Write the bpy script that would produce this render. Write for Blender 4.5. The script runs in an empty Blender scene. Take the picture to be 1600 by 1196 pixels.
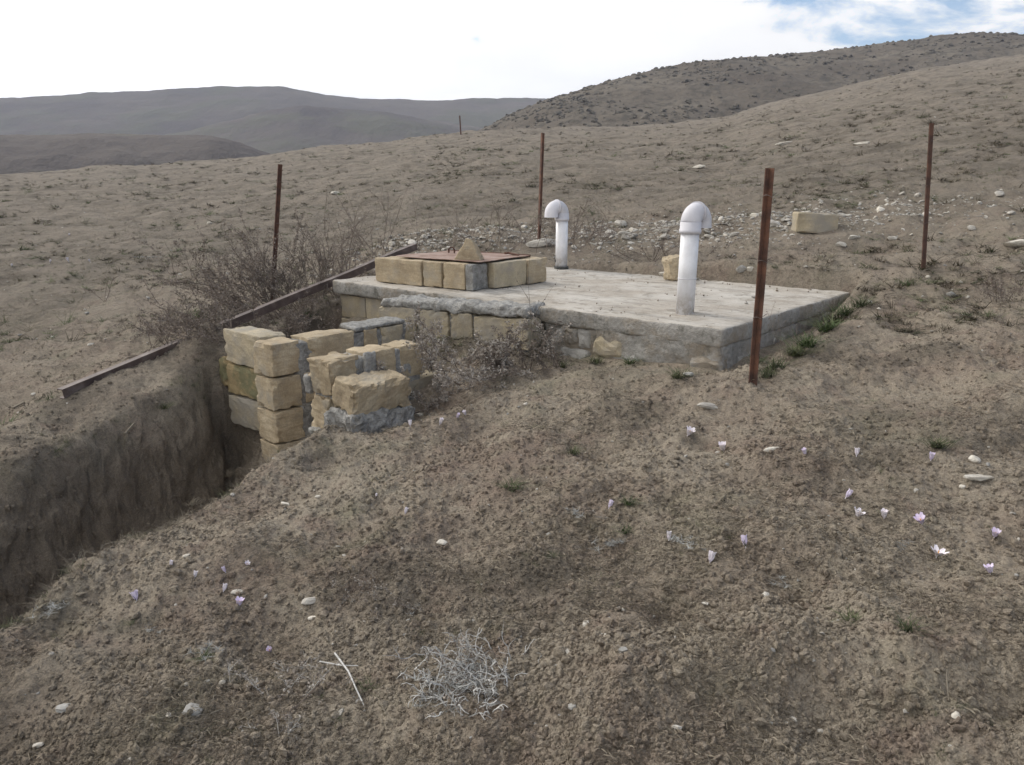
import bpy, math, random
import numpy as np
from mathutils import Vector, noise as mn
R = math.radians
scn = bpy.context.scene
COL = scn.collection
rng = np.random.default_rng(7); random.seed(7)

# ------------------------------------------------------------------ camera
EYE = np.array([0.0, 0.0, 0.78]); PITCH = R(14); FPX = 1256.0
cam = bpy.data.cameras.new('camera'); co = bpy.data.objects.new('camera', cam); COL.objects.link(co)
cam.sensor_width = 36; cam.lens = 36*FPX/1600; cam.clip_start = .05; cam.clip_end = 5000
co.location = EYE; co.rotation_euler = (R(90)-PITCH, 0, 0)
scn.camera = co

# ------------------------------------------------------------------ sky
SUN_DIR = Vector((-.62, .50, .60)).normalized()
sun_el = math.asin(SUN_DIR.z); sun_az = math.atan2(SUN_DIR.x, SUN_DIR.y)
w = bpy.data.worlds.new('World'); scn.world = w; w.use_nodes = True
nt = w.node_tree; nt.nodes.clear()
def nd(t, typ, **kw):
    n = t.nodes.new(typ)
    for k, v in kw.items(): setattr(n, k, v)
    return n
def math_(t, op, a, b=None, c=None, clamp=False):
    n = nd(t, 'ShaderNodeMath', operation=op, use_clamp=clamp)
    for i, v in enumerate((a, b, c)):
        if v is None: continue
        if isinstance(v, (int, float)): n.inputs[i].default_value = v
        else: t.links.new(v, n.inputs[i])
    return n.outputs[0]
def ramp(t, fac, stops):
    n = nd(t, 'ShaderNodeValToRGB'); cr = n.color_ramp
    while len(cr.elements) < len(stops): cr.elements.new(.5)
    for e, (p, c) in zip(cr.elements, stops):
        e.position = p; e.color = (c, c, c, 1) if isinstance(c, (int, float)) else (*c, 1)
    t.links.new(fac, n.inputs[0]); return n.outputs[0]
tc = nd(nt, 'ShaderNodeTexCoord'); sep = nd(nt, 'ShaderNodeSeparateXYZ'); nt.links.new(tc.outputs['Generated'], sep.inputs[0])
sky = nd(nt, 'ShaderNodeTexSky', sky_type='NISHITA', sun_disc=False, sun_elevation=sun_el, sun_rotation=sun_az, dust_density=.3, ozone_density=2.5)
bg1 = nd(nt, 'ShaderNodeBackground'); bg1.inputs[1].default_value = .15; nt.links.new(sky.outputs[0], bg1.inputs[0])
zz = math_(nt, 'ADD', math_(nt, 'MAXIMUM', sep.outputs[2], 0), .22)
comb = nd(nt, 'ShaderNodeCombineXYZ')
nt.links.new(math_(nt, 'DIVIDE', sep.outputs[0], zz), comb.inputs[0]); nt.links.new(math_(nt, 'DIVIDE', sep.outputs[1], zz), comb.inputs[1])
no = nd(nt, 'ShaderNodeTexNoise'); no.inputs['Scale'].default_value = 2.1; no.inputs['Detail'].default_value = 9; no.inputs['Roughness'].default_value = .58; no.inputs['Distortion'].default_value = .35
nt.links.new(comb.outputs[0], no.inputs[0])
# cover thins out away from the sun side, towards the right
cx = math_(nt, 'ADD', math_(nt, 'MULTIPLY', sep.outputs[0], 1.0), math_(nt, 'MULTIPLY', sep.outputs[2], .35))
cov = math_(nt, 'ADD', no.outputs[0], ramp(nt, cx, [(.23, .30), (.44, .0)]))
cmask = ramp(nt, cov, [(.51, 0.0), (.60, 1.0)])
dt = nd(nt, 'ShaderNodeVectorMath', operation='DOT_PRODUCT'); nt.links.new(tc.outputs['Generated'], dt.inputs[0]); dt.inputs[1].default_value = SUN_DIR
glow = math_(nt, 'POWER', math_(nt, 'MAXIMUM', dt.outputs['Value'], 0), 3)
shade = ramp(nt, no.outputs[0], [(.35, .92), (.7, 1.05)])
cstr = math_(nt, 'MULTIPLY', shade, math_(nt, 'ADD', 1.25, math_(nt, 'MULTIPLY', glow, 1.2)))
bg2 = nd(nt, 'ShaderNodeBackground'); bg2.inputs[0].default_value = (1, .985, .955, 1); nt.links.new(cstr, bg2.inputs[1])
mx = nd(nt, 'ShaderNodeMixShader'); nt.links.new(cmask, mx.inputs[0]); nt.links.new(bg1.outputs[0], mx.inputs[1]); nt.links.new(bg2.outputs[0], mx.inputs[2])
wo = nd(nt, 'ShaderNodeOutputWorld'); nt.links.new(mx.outputs[0], wo.inputs[0])

sl = bpy.data.lights.new('sun', 'SUN'); so = bpy.data.objects.new('sun', sl); COL.objects.link(so)
sl.energy = 1.7; sl.angle = R(8); sl.color = (1, .95, .88)
so.rotation_euler = SUN_DIR.to_track_quat('Z', 'Y').to_euler()
vs = scn.view_settings; vs.view_transform = 'Standard'; vs.look = 'None'; vs.gamma = 1; vs.use_curve_mapping = False; vs.exposure = 0.0
scn.cycles.max_bounces = 5; scn.cycles.diffuse_bounces = 3; scn.cycles.volume_bounces = 0

# ------------------------------------------------------------------ helpers: noise and terrain
def h2(ix, iy, s):
    n = (ix*374761393 + iy*668265263 + s*1442695041) & 0xffffffff
    n = ((n ^ (n >> 13))*1274126177) & 0xffffffff
    return ((n ^ (n >> 16)) & 0xffffff)/float(0x1000000)
def gn(x, y, s=0):
    x0 = np.floor(x).astype(np.int64); y0 = np.floor(y).astype(np.int64); fx = x-x0; fy = y-y0
    u = fx*fx*fx*(fx*(fx*6-15)+10); v = fy*fy*fy*(fy*(fy*6-15)+10)
    def g(i, j):
        a = h2(x0+i, y0+j, s)*2*np.pi
        return np.cos(a)*(fx-i)+np.sin(a)*(fy-j)
    return ((g(0, 0)*(1-u)+g(1, 0)*u)*(1-v)+(g(0, 1)*(1-u)+g(1, 1)*u)*v)*1.5
def fbm(x, y, sc, octv, s=0, rough=.5):
    r = 0*x; a = 1; f = 1/sc
    for k in range(octv):
        r = r + a*gn(x*f+k*17.3, y*f-k*9.1, s+k); a *= rough; f *= 2.03
    return r
def cell(x, y, sc, s=0):
    X = x/sc; Y = y/sc; x0 = np.floor(X).astype(np.int64); y0 = np.floor(Y).astype(np.int64)
    d = np.full(np.shape(X), 9.0)
    for i in (-1, 0, 1):
        for j in (-1, 0, 1):
            px = x0+i+h2(x0+i, y0+j, s); py = y0+j+h2(x0+i, y0+j, s+77)
            rr = .35+.65*h2(x0+i, y0+j, s+33)
            d = np.minimum(d, ((px-X)**2+(py-Y)**2)/(rr*rr))
    return np.sqrt(d)
def sstep(a, b, x):
    t = np.clip((x-a)/(b-a), 0, 1); return t*t*(3-2*t)
def ray(px, py):
    x = (px-800)/FPX; y = -(py-598)/FPX
    return np.array([x, math.cos(PITCH)+y*math.sin(PITCH), -math.sin(PITCH)+y*math.cos(PITCH)])
def at_depth(px, py, Y): r = ray(px, py); return EYE+r*Y/r[1]
def at_z(px, py, z): r = ray(px, py); return EYE+r*(z-EYE[2])/r[2]
def skyline(pts):
    a = []; e = []
    for p in pts:
        r = ray(*p); a.append(math.atan2(r[0], r[1])); e.append(r[2]/math.hypot(r[0], r[1]))
    return np.array(a), np.array(e)

A = np.array([1.15, 4.33]); U = np.array([-.7563, .6542]); V = np.array([.6542, .7563])   # corner and axes of the cistern
def uv(u, v): return A+u*U+v*V
ROT = math.atan2(U[1], U[0])
CA, CE = skyline([(-900, 330), (-300, 292), (0, 273), (250, 262), (500, 233), (640, 216), (760, 205), (900, 201), (1040, 195), (1140, 182), (1250, 151), (1350, 128), (1440, 108), (1600, 86), (1900, 60), (2600, 30)])
def crestR(phi): return np.interp(phi, [-1.2, -.57, 0, .57, 1.2], [60, 52, 60, 105, 130])
TR = np.array([(-3.9, -1.6), (-2.9, .3), (-1.69, 2.36), (-1.57, 2.70), (-1.38, 3.03), (-1.22, 3.46), (-1.02, 3.74), (-.94, 4.02), (-1.0, 4.22), (-.30, 5.05), (-.82, 5.49), (-1.43, 4.77), (-1.82, 5.13), (-1.95, 5.0), (-1.98, 4.72), (-2.14, 4.35), (-2.30, 3.95), (-2.50, 3.45), (-3.0, 2.0), (-3.7, .3), (-4.8, -1.6)])
PIT = np.array([uv(2.2, -1.25), uv(2.2, -.35), uv(3.44, .05), uv(3.44, 1.3), uv(3.75, 1.5), uv(3.78, -.1), uv(3.1, -1.0), uv(2.72, -1.35)])
def sdf(x, y, P):
    d = np.full(np.shape(x), 1e9); inside = np.zeros(np.shape(x), bool)
    n = len(P)
    for i in range(n):
        a = P[i]; b = P[(i+1) % n]; e = b-a
        wx = x-a[0]; wy = y-a[1]; t = np.clip((wx*e[0]+wy*e[1])/(e@e), 0, 1)
        d = np.minimum(d, (wx-e[0]*t)**2+(wy-e[1]*t)**2)
        c = ((a[1] <= y) & (b[1] > y)) | ((b[1] <= y) & (a[1] > y))
        if b[1] != a[1]:
            xi = a[0]+(y-a[1])/(b[1]-a[1])*e[0]; inside ^= c & (x < xi)
    return np.where(inside, np.sqrt(d), -np.sqrt(d))
def seg(x, y, a, b):
    e = np.array(b)-np.array(a); t = np.clip(((x-a[0])*e[0]+(y-a[1])*e[1])/(e@e), 0, 1)
    return np.hypot(x-a[0]-e[0]*t, y-a[1]-e[1]*t)
def terrain(x, y):
    r = np.hypot(x, y); phi = np.arctan2(x, y)
    pl = -.65+.117*x+.08*y; back0 = np.cos(phi)*.5+.5
    pl = np.where(r > 9, -.65+(pl+.65)*(sstep(0, .35, back0)*(1-9/r)+9/r), pl)
    ph = np.clip(phi, -1.3, 1.3); rc = crestR(ph)
    zc = .78+np.interp(ph, CA, CE)*rc
    back = np.cos(phi)*.5+.5
    zc = zc*sstep(0, .35, back)
    px, py = np.sin(ph)*rc, np.cos(ph)*rc
    wgt = np.clip((r-9)/(rc-9), 0, 1)**1.15
    z = pl+wgt*(zc-(-.65+.117*px+.08*py))
    z = np.where(r > 9, z*(1-sstep(0, .3, .3-back)) + (-.65+.02*0)*sstep(0, .3, .3-back), z)
    z = np.where(r > rc, zc-.16*(r-rc)**1.0+.16*(8*(1-np.exp(-(r-rc)/8.))), z)
    z = np.maximum(z, np.where(r > rc, -14+0*r, -99))
    far = sstep(9, 20, r)
    z = z+far*(.30*gn(x/9, y/9, 3)+.16*gn(x/3.7, y/3.7, 4))*np.clip(r/60, .2, 1)
    z = z+.05*gn(x/1.9, y/1.9, 5)+.030*gn(x/.8, y/.8, 6)
    # spoil bank along the beam, stone heap behind, gully beside the slab
    z = z+.17*np.exp(-(seg(x, y, (-2.75, 4.0), (-2.15, 5.3))/.38)**2)
    z = z+.17*np.exp(-(((x+2.07)/.20)**2+((y-5.42)/.24)**2))
    z = z+.24*np.exp(-(((x+.9)/1.1)**2+((y-9.3)/.8)**2))
    rx = x-A[0]; ry = y-A[1]; u = rx*U[0]+ry*U[1]; v = rx*V[0]+ry*V[1]
    z = z-.09*np.exp(-((u+.08)/.2)**2)*sstep(-.2, .2, v)*(1-sstep(1.3, 1.9, v))
    z = z-.05*np.exp(-((v+.05)/.25)**2)*sstep(-.3, 0, u)*(1-sstep(1.2, 1.6, u))
    for bx_, by_, h_, s_ in ((.45, 2.06, -.06, .07), (.82, 2.14, -.05, .08), (.66, 1.86, .06, .22), (1.12, 1.60, -.06, .10), (.02, 1.60, -.04, .10), (.30, 1.70, .03, .12), (-.25, 2.7, -.03, .12), (-.1, 1.93, .03, .12), (1.0, 1.75, .03, .1)):
        z = z+h_*np.exp(-(((x-bx_)**2+(y-by_)**2)/s_**2))
    z = z+far*(.07*gn(x/1.3, y/.9, 7)+.045*gn(x/.6, y/.45, 8)-.09*np.clip(gn(x/1.6, y/.8, 9)-.35, 0, 1))
    z = z-.11*np.exp(-((u-1.25)/.22)**2)*sstep(-1.75, -1.5, v)*(1-sstep(-1.1, -.8, v))
    # keep the ground off the top of the slab
    ins = sstep(-.12, .05, u)*sstep(-.05, .1, 3.48-u)*sstep(-.12, .05, v)*sstep(-.10, .05, 2.03-v)
    z = np.where(ins > 0, z*(1-ins)+np.minimum(z, -.2)*ins, z)
    jx = x+.045*gn(x/.45, y/.45, 21)+.006*gn(x/.11, y/.11, 22); jy = y+.045*gn(x/.45, y/.45, 23)+.006*gn(x/.11, y/.11, 24)
    near = r < 9
    if np.any(near):
        s = sdf(jx[near], jy[near], TR); zn = z[near]; xn = x[near]; yn = y[near]
        lip = .035*np.exp(-((s+.08)/.09)**2)
        dF = seg(xn, yn, (-1.95, 5.0), (-2.5, 3.45)); dF = np.minimum(dF, seg(xn, yn, (-2.5, 3.45), (-4.8, -1.6))); dN = np.minimum(seg(xn, yn, (-1.22, 3.46), (-1.78, 2.48)), seg(xn, yn, (-1.78, 2.48), (-3.9, -1.6)))
        wide = sstep(-.1, .1, dN-dF)*sstep(0, .25, seg(xn, yn, (-1.3, 4.9), (-1.7, 5.1))-.15)
        dep = 1.02*((sstep(-.02, .15, s)*(1-wide)+sstep(-.03, .36, s)*wide)*.72+sstep(.10, .45, s)*.28)+.02*gn(xn/.4, yn/.4, 31)*sstep(0, .1, s)
        # the far bank is broken down and less steep
        farb = sstep(.0, .35, -(xn*.93-yn*.37)-3.05)
        dep = dep*(1-.0*farb)
        s2 = sdf(jx[near], jy[near], PIT)
        dep2 = .34*sstep(-.05, .12, s2)
        z[near] = zn+lip-np.maximum(dep, dep2)
    return z
def detail(x, y):
    r = np.hypot(x, y)
    k = 1/(1+(r/22)**2)
    d = .052*fbm(x, y, .50, 2, 40)
    c1 = cell(x+.02*gn(x/.05, y/.05, 1), y+.02*gn(x/.05, y/.05, 2), .13, 50)
    patch = sstep(-.25, .45, gn(x/.55, y/.55, 60))
    d = d+.015*patch*np.clip(1-c1, 0, 1)
    c2 = cell(x, y, .047, 51)
    d = d+.011*np.clip(1-c2, 0, 1)*(.45+.55*patch)
    c3 = cell(x, y, .021, 52); d = d+.006*np.clip(1-c3, 0, 1)
    d = d+.010*fbm(x, y, .085, 3, 45, .62)-.012*np.abs(gn(x/.16, y/.16, 47))
    # hoof prints
    hp = cell(x, y, .42, 70)
    d = d-.030*np.clip(1-hp*2.2, 0, 1)**.7
    rx = x-A[0]; ry = y-A[1]; u = rx*U[0]+ry*U[1]; v = rx*V[0]+ry*V[1]
    slab = sstep(-.06, .0, u)*sstep(-.06, 0, 3.48-u)*sstep(-.06, 0, v)*sstep(-.06, 0, 2.03-v)
    nr_ = (r < 7) & (x < 0)
    wl_ = np.ones(np.shape(x))
    if np.any(nr_): wl_[nr_] = 1-.9*sstep(-.01, .07, sdf(x[nr_], y[nr_], TR))
    return d*k*(1-slab)*wl_
def G(x, y):
    x = np.atleast_1d(np.asarray(x, float)); y = np.atleast_1d(np.asarray(y, float))
    return terrain(x, y)+detail(x, y)
TS = np.exp(np.linspace(math.log(.9), math.log(140), 5000))
def on_ground(px, py):
    r = ray(px, py); r = r/np.hypot(r[0], r[1])
    P = EYE[:, None]+r[:, None]*TS[None]
    g = G(P[0], P[1]); k = np.argmax(P[2] < g)
    return Vector((P[0, k], P[1, k], g[k]))
def gz(x, y): return float(G([x], [y])[0])

# ------------------------------------------------------------------ helpers: objects
def tag(o, label=None, cat=None, group=None, kind=None):
    for k, v in (('label', label), ('category', cat), ('group', group), ('kind', kind)):
        if v: o[k] = v
    return o
def mesh_obj(name, verts, faces, mat, parent=None, loc=None, rot=None, smooth=False):
    me = bpy.data.meshes.new(name)
    if isinstance(verts, np.ndarray) and isinstance(faces, np.ndarray):
        nv = len(verts); nf, k = faces.shape
        me.vertices.add(nv); me.vertices.foreach_set('co', verts.astype(np.float32).ravel())
        me.loops.add(nf*k); me.loops.foreach_set('vertex_index', faces.astype(np.int32).ravel())
        me.polygons.add(nf); me.polygons.foreach_set('loop_start', np.arange(0, nf*k, k, dtype=np.int32))
        me.update(calc_edges=True)
    else:
        me.from_pydata([tuple(v) for v in verts], [], [tuple(f) for f in faces]); me.update()
    if smooth: me.polygons.foreach_set('use_smooth', np.ones(len(me.polygons), bool))
    for m in (mat if isinstance(mat, (list, tuple)) else [mat]): me.materials.append(m)
    o = bpy.data.objects.new(name, me); COL.objects.link(o)
    if parent: o.parent = parent
    if loc is not None: o.location = loc
    if rot is not None: o.rotation_euler = rot
    return o
def empty(name, loc, rot=(0, 0, 0)):
    o = bpy.data.objects.new(name, None); COL.objects.link(o); o.location = loc; o.rotation_euler = rot; o.empty_display_size = .2
    return o
class MB:
    def __init__(s): s.v = []; s.f = []
    def add(s, vs, fs):
        n = len(s.v); s.v += [tuple(p) for p in vs]; s.f += [tuple(i+n for i in f) for f in fs]
    def box(s, c, d, rz=0):
        cs, sn = math.cos(rz), math.sin(rz); P = []
        for z in (-1, 1):
            for y in (-1, 1):
                for x in (-1, 1):
                    a, b = x*d[0]/2, y*d[1]/2
                    P.append((c[0]+a*cs-b*sn, c[1]+a*sn+b*cs, c[2]+z*d[2]/2))
        s.add(P, [(0, 2, 3, 1), (4, 5, 7, 6), (0, 1, 5, 4), (2, 6, 7, 3), (0, 4, 6, 2), (1, 3, 7, 5)])
    def tube(s, pts, rad, n=8, cap=True):
        pts = [Vector(p) for p in pts]; rings = []
        rad = rad if isinstance(rad, (list, tuple)) else [rad]*len(pts)
        up = None
        for i, p in enumerate(pts):
            t = (pts[min(i+1, len(pts)-1)]-pts[max(i-1, 0)]).normalized()
            if up is None:
                up = t.orthogonal().normalized()
            up = (up-t*up.dot(t)).normalized(); sd = t.cross(up)
            rings.append([p+(up*math.cos(2*math.pi*k/n)+sd*math.sin(2*math.pi*k/n))*rad[i] for k in range(n)])
        V_ = [q for r_ in rings for q in r_]; F_ = []
        for i in range(len(pts)-1):
            for k in range(n):
                F_.append((i*n+k, i*n+(k+1) % n, (i+1)*n+(k+1) % n, (i+1)*n+k))
        if cap: F_ += [tuple(range(n-1, -1, -1)), tuple((len(pts)-1)*n+k for k in range(n))]
        s.add(V_, F_)
    def build(s, name, mat, parent=None, loc=None, rot=None, smooth=False): return mesh_obj(name, s.v, s.f, mat, parent, loc, rot, smooth)
def rough_box(d, n=(6, 4, 4), seed=0, amp=.004, rad=.012, chip=.0):
    """a sawn or broken block centred on the origin: rounded edges, uneven faces"""
    V_ = {}; vs_ = []; fs = []
    hx, hy, hz = d[0]/2, d[1]/2, d[2]/2
    def vid(i, j, k):
        if (i, j, k) in V_: return V_[(i, j, k)]
        def ps(i_, m_, h_):
            if i_ == 0: return -h_
            if i_ == m_: return h_
            if m_ <= 2: return 0.0
            q_ = (i_-1)/(m_-2); return (-h_+min(rad, h_*.6))+(2*h_-2*min(rad, h_*.6))*q_
        p = Vector((ps(i, n[0], hx), ps(j, n[1], hy), ps(k, n[2], hz)))
        q = Vector((max(-hx+rad, min(hx-rad, p.x)), max(-hy+rad, min(hy-rad, p.y)), max(-hz+rad, min(hz-rad, p.z))))
        dd = p-q
        nrm = dd.normalized() if dd.length > 1e-9 else Vector((0, 0, 1))
        ne = sum(1 for a, m in ((i, n[0]), (j, n[1]), (k, n[2])) if a in (0, m))
        p = q+nrm*min(dd.length, rad)
        o = Vector((seed*3.71, seed*1.13, seed*7.7))
        p = p+mn.noise_vector(p*9+o)*amp*1.6+mn.noise_vector(p*34+o)*amp
        if chip:
            ax = [max(0, 1-(h_-abs(c_))/.03) for h_, c_ in ((hx, p.x), (hy, p.y), (hz, p.z))]; ax.sort()
            c = ax[1]*(max(0, mn.noise(p*24+o*2))+.4*max(0, mn.noise(p*9+o)))*chip*.17
            if c > 0: p = p-Vector((p.x/hx, p.y/hy, p.z/hz)).normalized()*min(c, .03)
        V_[(i, j, k)] = len(vs_); vs_.append(p); return V_[(i, j, k)]
    nx, ny, nz = n
    for i in range(nx):
        for j in range(ny):
            fs.append((vid(i, j, 0), vid(i, j+1, 0), vid(i+1, j+1, 0), vid(i+1, j, 0)))
            fs.append((vid(i, j, nz), vid(i+1, j, nz), vid(i+1, j+1, nz), vid(i, j+1, nz)))
    for i in range(nx):
        for k in range(nz):
            fs.append((vid(i, 0, k), vid(i+1, 0, k), vid(i+1, 0, k+1), vid(i, 0, k+1)))
            fs.append((vid(i, ny, k), vid(i, ny, k+1), vid(i+1, ny, k+1), vid(i+1, ny, k)))
    for j in range(ny):
        for k in range(nz):
            fs.append((vid(0, j, k), vid(0, j, k+1), vid(0, j+1, k+1), vid(0, j+1, k)))
            fs.append((vid(nx, j, k), vid(nx, j+1, k), vid(nx, j+1, k+1), vid(nx, j, k+1)))
    return vs_, fs
ICO = None
def ico(sub=2):
    import bmesh
    bm = bmesh.new(); bmesh.ops.create_icosphere(bm, subdivisions=sub, radius=1)
    v = [x.co.copy() for x in bm.verts]; f = [[q.index for q in p.verts] for p in bm.faces]; bm.free(); return v, f
ICO1 = ico(1); ICO2 = ico(2); ICO3 = ico(3)
def rock(d, seed=0, base=ICO2, k=.35, flatten=0):
    o = Vector((seed*5.3, seed*2.9, seed*1.7)); out = []
    planes = [(Vector((random.gauss(0, 1), random.gauss(0, 1), random.gauss(0, 1))).normalized(), random.uniform(.55, .85)) for _ in range(7)]
    for p in base[0]:
        q = p*(1+k*mn.noise(p*1.3+o)+.4*k*mn.noise(p*3.1+o))
        for n_, h in planes:
            e = q.dot(n_)-h
            if e > 0: q = q-n_*e*.85
        out.append(Vector((q.x*d[0]/2, q.y*d[1]/2, q.z*d[2]/2)))
    return out, base[1]

# ------------------------------------------------------------------ materials
def mat(name, cols, scale=8, rough=.9, bump=.3, bscale=60, detail=8, rnd=.12, fac=(.35, .65), extra=None, bdist=.01, distort=0., spec=.25, coord='Object'):
    m = bpy.data.materials.new(name); m.use_nodes = True; t = m.node_tree
    b = t.nodes['Principled BSDF']; b.inputs['Roughness'].default_value = rough; b.inputs['Specular IOR Level'].default_value = spec
    tcn = nd(t, 'ShaderNodeTexCoord'); oi = nd(t, 'ShaderNodeObjectInfo')
    off = nd(t, 'ShaderNodeVectorMath', operation='MULTIPLY_ADD'); off.inputs[1].default_value = (1, 1, 1)
    t.links.new(tcn.outputs[coord], off.inputs[0])
    sc = nd(t, 'ShaderNodeVectorMath', operation='SCALE'); sc.inputs[0].default_value = (7, 13, 5); t.links.new(oi.outputs['Random'], sc.inputs['Scale'])
    t.links.new(sc.outputs[0], off.inputs[2])
    n1 = nd(t, 'ShaderNodeTexNoise'); n1.inputs['Scale'].default_value = scale; n1.inputs['Detail'].default_value = detail; n1.inputs['Roughness'].default_value = .6; n1.inputs['Distortion'].default_value = distort
    t.links.new(off.outputs[0], n1.inputs[0])
    k = len(cols); a, c = fac
    cr = ramp(t, n1.outputs[0], [(a+(c-a)*i/max(1, k-1), cols[i]) for i in range(k)])
    n3 = nd(t, 'ShaderNodeTexNoise'); n3.inputs['Scale'].default_value = bscale*1.7; n3.inputs['Detail'].default_value = 4; t.links.new(off.outputs[0], n3.inputs[0])
    hs = nd(t, 'ShaderNodeHueSaturation'); t.links.new(cr, hs.inputs['Color'])
    v = math_(t, 'MULTIPLY_ADD', oi.outputs['Random'], rnd*2, 1-rnd)
    v = math_(t, 'MULTIPLY', v, math_(t, 'MULTIPLY_ADD', n3.outputs[0], .7, .65)); t.links.new(v, hs.inputs['Value'])
    out = hs.outputs[0]
    if extra: out = extra(t, out, off.outputs[0], tcn)
    t.links.new(out, b.inputs['Base Color'])
    if bump:
        n2 = nd(t, 'ShaderNodeTexNoise'); n2.inputs['Scale'].default_value = bscale; n2.inputs['Detail'].default_value = 6; n2.inputs['Roughness'].default_value = .65
        t.links.new(off.outputs[0], n2.inputs[0])
        bp = nd(t, 'ShaderNodeBump'); bp.inputs['Strength'].default_value = bump; bp.inputs['Distance'].default_value = bdist
        t.links.new(n2.outputs[0], bp.inputs['Height']); t.links.new(bp.outputs[0], b.inputs['Normal'])
    return m
def mixc(t, f, a, b):
    n = nd(t, 'ShaderNodeMix', data_type='RGBA'); t.links.new(f, n.inputs[0])
    for s, v in ((6, a), (7, b)):
        if isinstance(v, tuple): n.inputs[s].default_value = (*v, 1)
        else: t.links.new(v, n.inputs[s])
    return n.outputs[2]
def noise_n(t, vec, scale, det=5, rough=.55):
    n = nd(t, 'ShaderNodeTexNoise'); n.inputs['Scale'].default_value = scale; n.inputs['Detail'].default_value = det; n.inputs['Roughness'].default_value = rough
    t.links.new(vec, n.inputs[0]); return n.outputs[0]
def ground_material():
    m = bpy.data.materials.new('soil'); m.use_nodes = True; t = m.node_tree; b = t.nodes['Principled BSDF']
    b.inputs['Roughness'].default_value = 1; b.inputs['Specular IOR Level'].default_value = .1
    g = nd(t, 'ShaderNodeNewGeometry'); P = g.outputs['Position']
    c = ramp(t, noise_n(t, P, 1.7, 6), [(.30, (.20, .150, .110)), (.45, (.25, .200, .145)), (.58, (.285, .236, .172)), (.72, (.225, .188, .14))])
    red = ramp(t, noise_n(t, P, 5.0, 5), [(.52, 0.0), (.68, .6)]); c = mixc(t, red, c, (.20, .135, .10))
    grn = ramp(t, noise_n(t, P, 2.4, 7, .65), [(.54, 0.0), (.70, .6)]); c = mixc(t, grn, c, (.145, .145, .085))
    st = ramp(t, noise_n(t, P, 9, 7, .7), [(.52, 0.0), (.66, .75)]); c = mixc(t, st, c, (.31, .26, .19))
    dk = ramp(t, noise_n(t, P, 26, 6, .7), [(.34, .7), (.46, 0.0)]); c = mixc(t, dk, c, (.12, .09, .066))
    hum = ramp(t, noise_n(t, P, .75, 7, .72), [(.53, 0.0), (.62, .8)]); c = mixc(t, hum, c, (.105, .088, .066))
    gr2 = ramp(t, noise_n(t, P, .33, 7, .7), [(.52, 0.0), (.66, .5)]); c = mixc(t, gr2, c, (.14, .132, .088))
    big = ramp(t, noise_n(t, P, .09, 5, .6), [(.35, .0), (.65, .55)]); c = mixc(t, big, c, (.165, .130, .096))
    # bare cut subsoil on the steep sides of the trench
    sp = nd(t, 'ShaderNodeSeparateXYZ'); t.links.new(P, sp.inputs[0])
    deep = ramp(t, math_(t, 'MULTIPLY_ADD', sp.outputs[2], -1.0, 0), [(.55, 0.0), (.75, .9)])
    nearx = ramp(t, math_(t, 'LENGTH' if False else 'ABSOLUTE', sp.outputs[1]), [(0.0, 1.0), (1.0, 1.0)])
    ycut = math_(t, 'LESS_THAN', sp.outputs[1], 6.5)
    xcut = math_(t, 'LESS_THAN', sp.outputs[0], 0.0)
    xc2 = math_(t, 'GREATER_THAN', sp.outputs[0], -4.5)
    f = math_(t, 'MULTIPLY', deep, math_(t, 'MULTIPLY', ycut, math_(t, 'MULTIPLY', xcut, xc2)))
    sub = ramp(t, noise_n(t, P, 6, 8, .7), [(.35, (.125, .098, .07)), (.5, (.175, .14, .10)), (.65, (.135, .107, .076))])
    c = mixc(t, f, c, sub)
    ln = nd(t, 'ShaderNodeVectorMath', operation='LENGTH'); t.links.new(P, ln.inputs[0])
    out_ = ramp(t, math_(t, 'MULTIPLY', ln.outputs['Value'], .025), [(.11, 0.0), (.32, .85)])  # grazed cover, darker with distance to paint in self-shadowing the far ground lacks
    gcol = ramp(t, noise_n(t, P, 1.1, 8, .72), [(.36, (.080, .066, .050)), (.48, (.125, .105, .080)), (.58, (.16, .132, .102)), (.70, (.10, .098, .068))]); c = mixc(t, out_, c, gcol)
    fine = noise_n(t, P, 160, 5, .7)
    hs = nd(t, 'ShaderNodeHueSaturation'); t.links.new(c, hs.inputs['Color']); t.links.new(math_(t, 'MULTIPLY_ADD', fine, 2.3, .30), hs.inputs['Value']); hs.inputs['Saturation'].default_value = .82
    t.links.new(hs.outputs[0], b.inputs['Base Color'])
    hgt = math_(t, 'ADD', math_(t, 'MULTIPLY', noise_n(t, P, 70, 8, .75), 1.0), math_(t, 'MULTIPLY', noise_n(t, P, 300, 4, .7), .35))
    bp = nd(t, 'ShaderNodeBump'); bp.inputs['Strength'].default_value = .75; bp.inputs['Distance'].default_value = .012
    t.links.new(hgt, bp.inputs['Height'])
    hg2 = math_(t, 'ADD', noise_n(t, P, 5.5, 8, .7), math_(t, 'MULTIPLY', noise_n(t, P, 1.3, 5, .6), 2.2))
    bp2 = nd(t, 'ShaderNodeBump'); bp2.inputs['Strength'].default_value = .9; bp2.inputs['Distance'].default_value = .11
    t.links.new(hg2, bp2.inputs['Height']); t.links.new(bp2.outputs[0], bp.inputs['Normal'])
    t.links.new(bp.outputs[0], b.inputs['Normal'])
    return m
M = {}
def saw(t, c, vec, tcn):
    mp = nd(t, 'ShaderNodeMapping'); mp.inputs['Scale'].default_value = (1, 1, 9); mp.inputs['Rotation'].default_value = (.15, .1, 0); t.links.new(vec, mp.inputs[0])
    f = ramp(t, noise_n(t, mp.outputs[0], 8, 5, .7), [(.45, 0.0), (.62, .4)]); c = mixc(t, f, c, (.27, .205, .13))
    f = ramp(t, noise_n(t, vec, 6, 8, .7), [(.52, 0.0), (.66, .6)]); return mixc(t, f, c, (.31, .285, .24))
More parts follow.
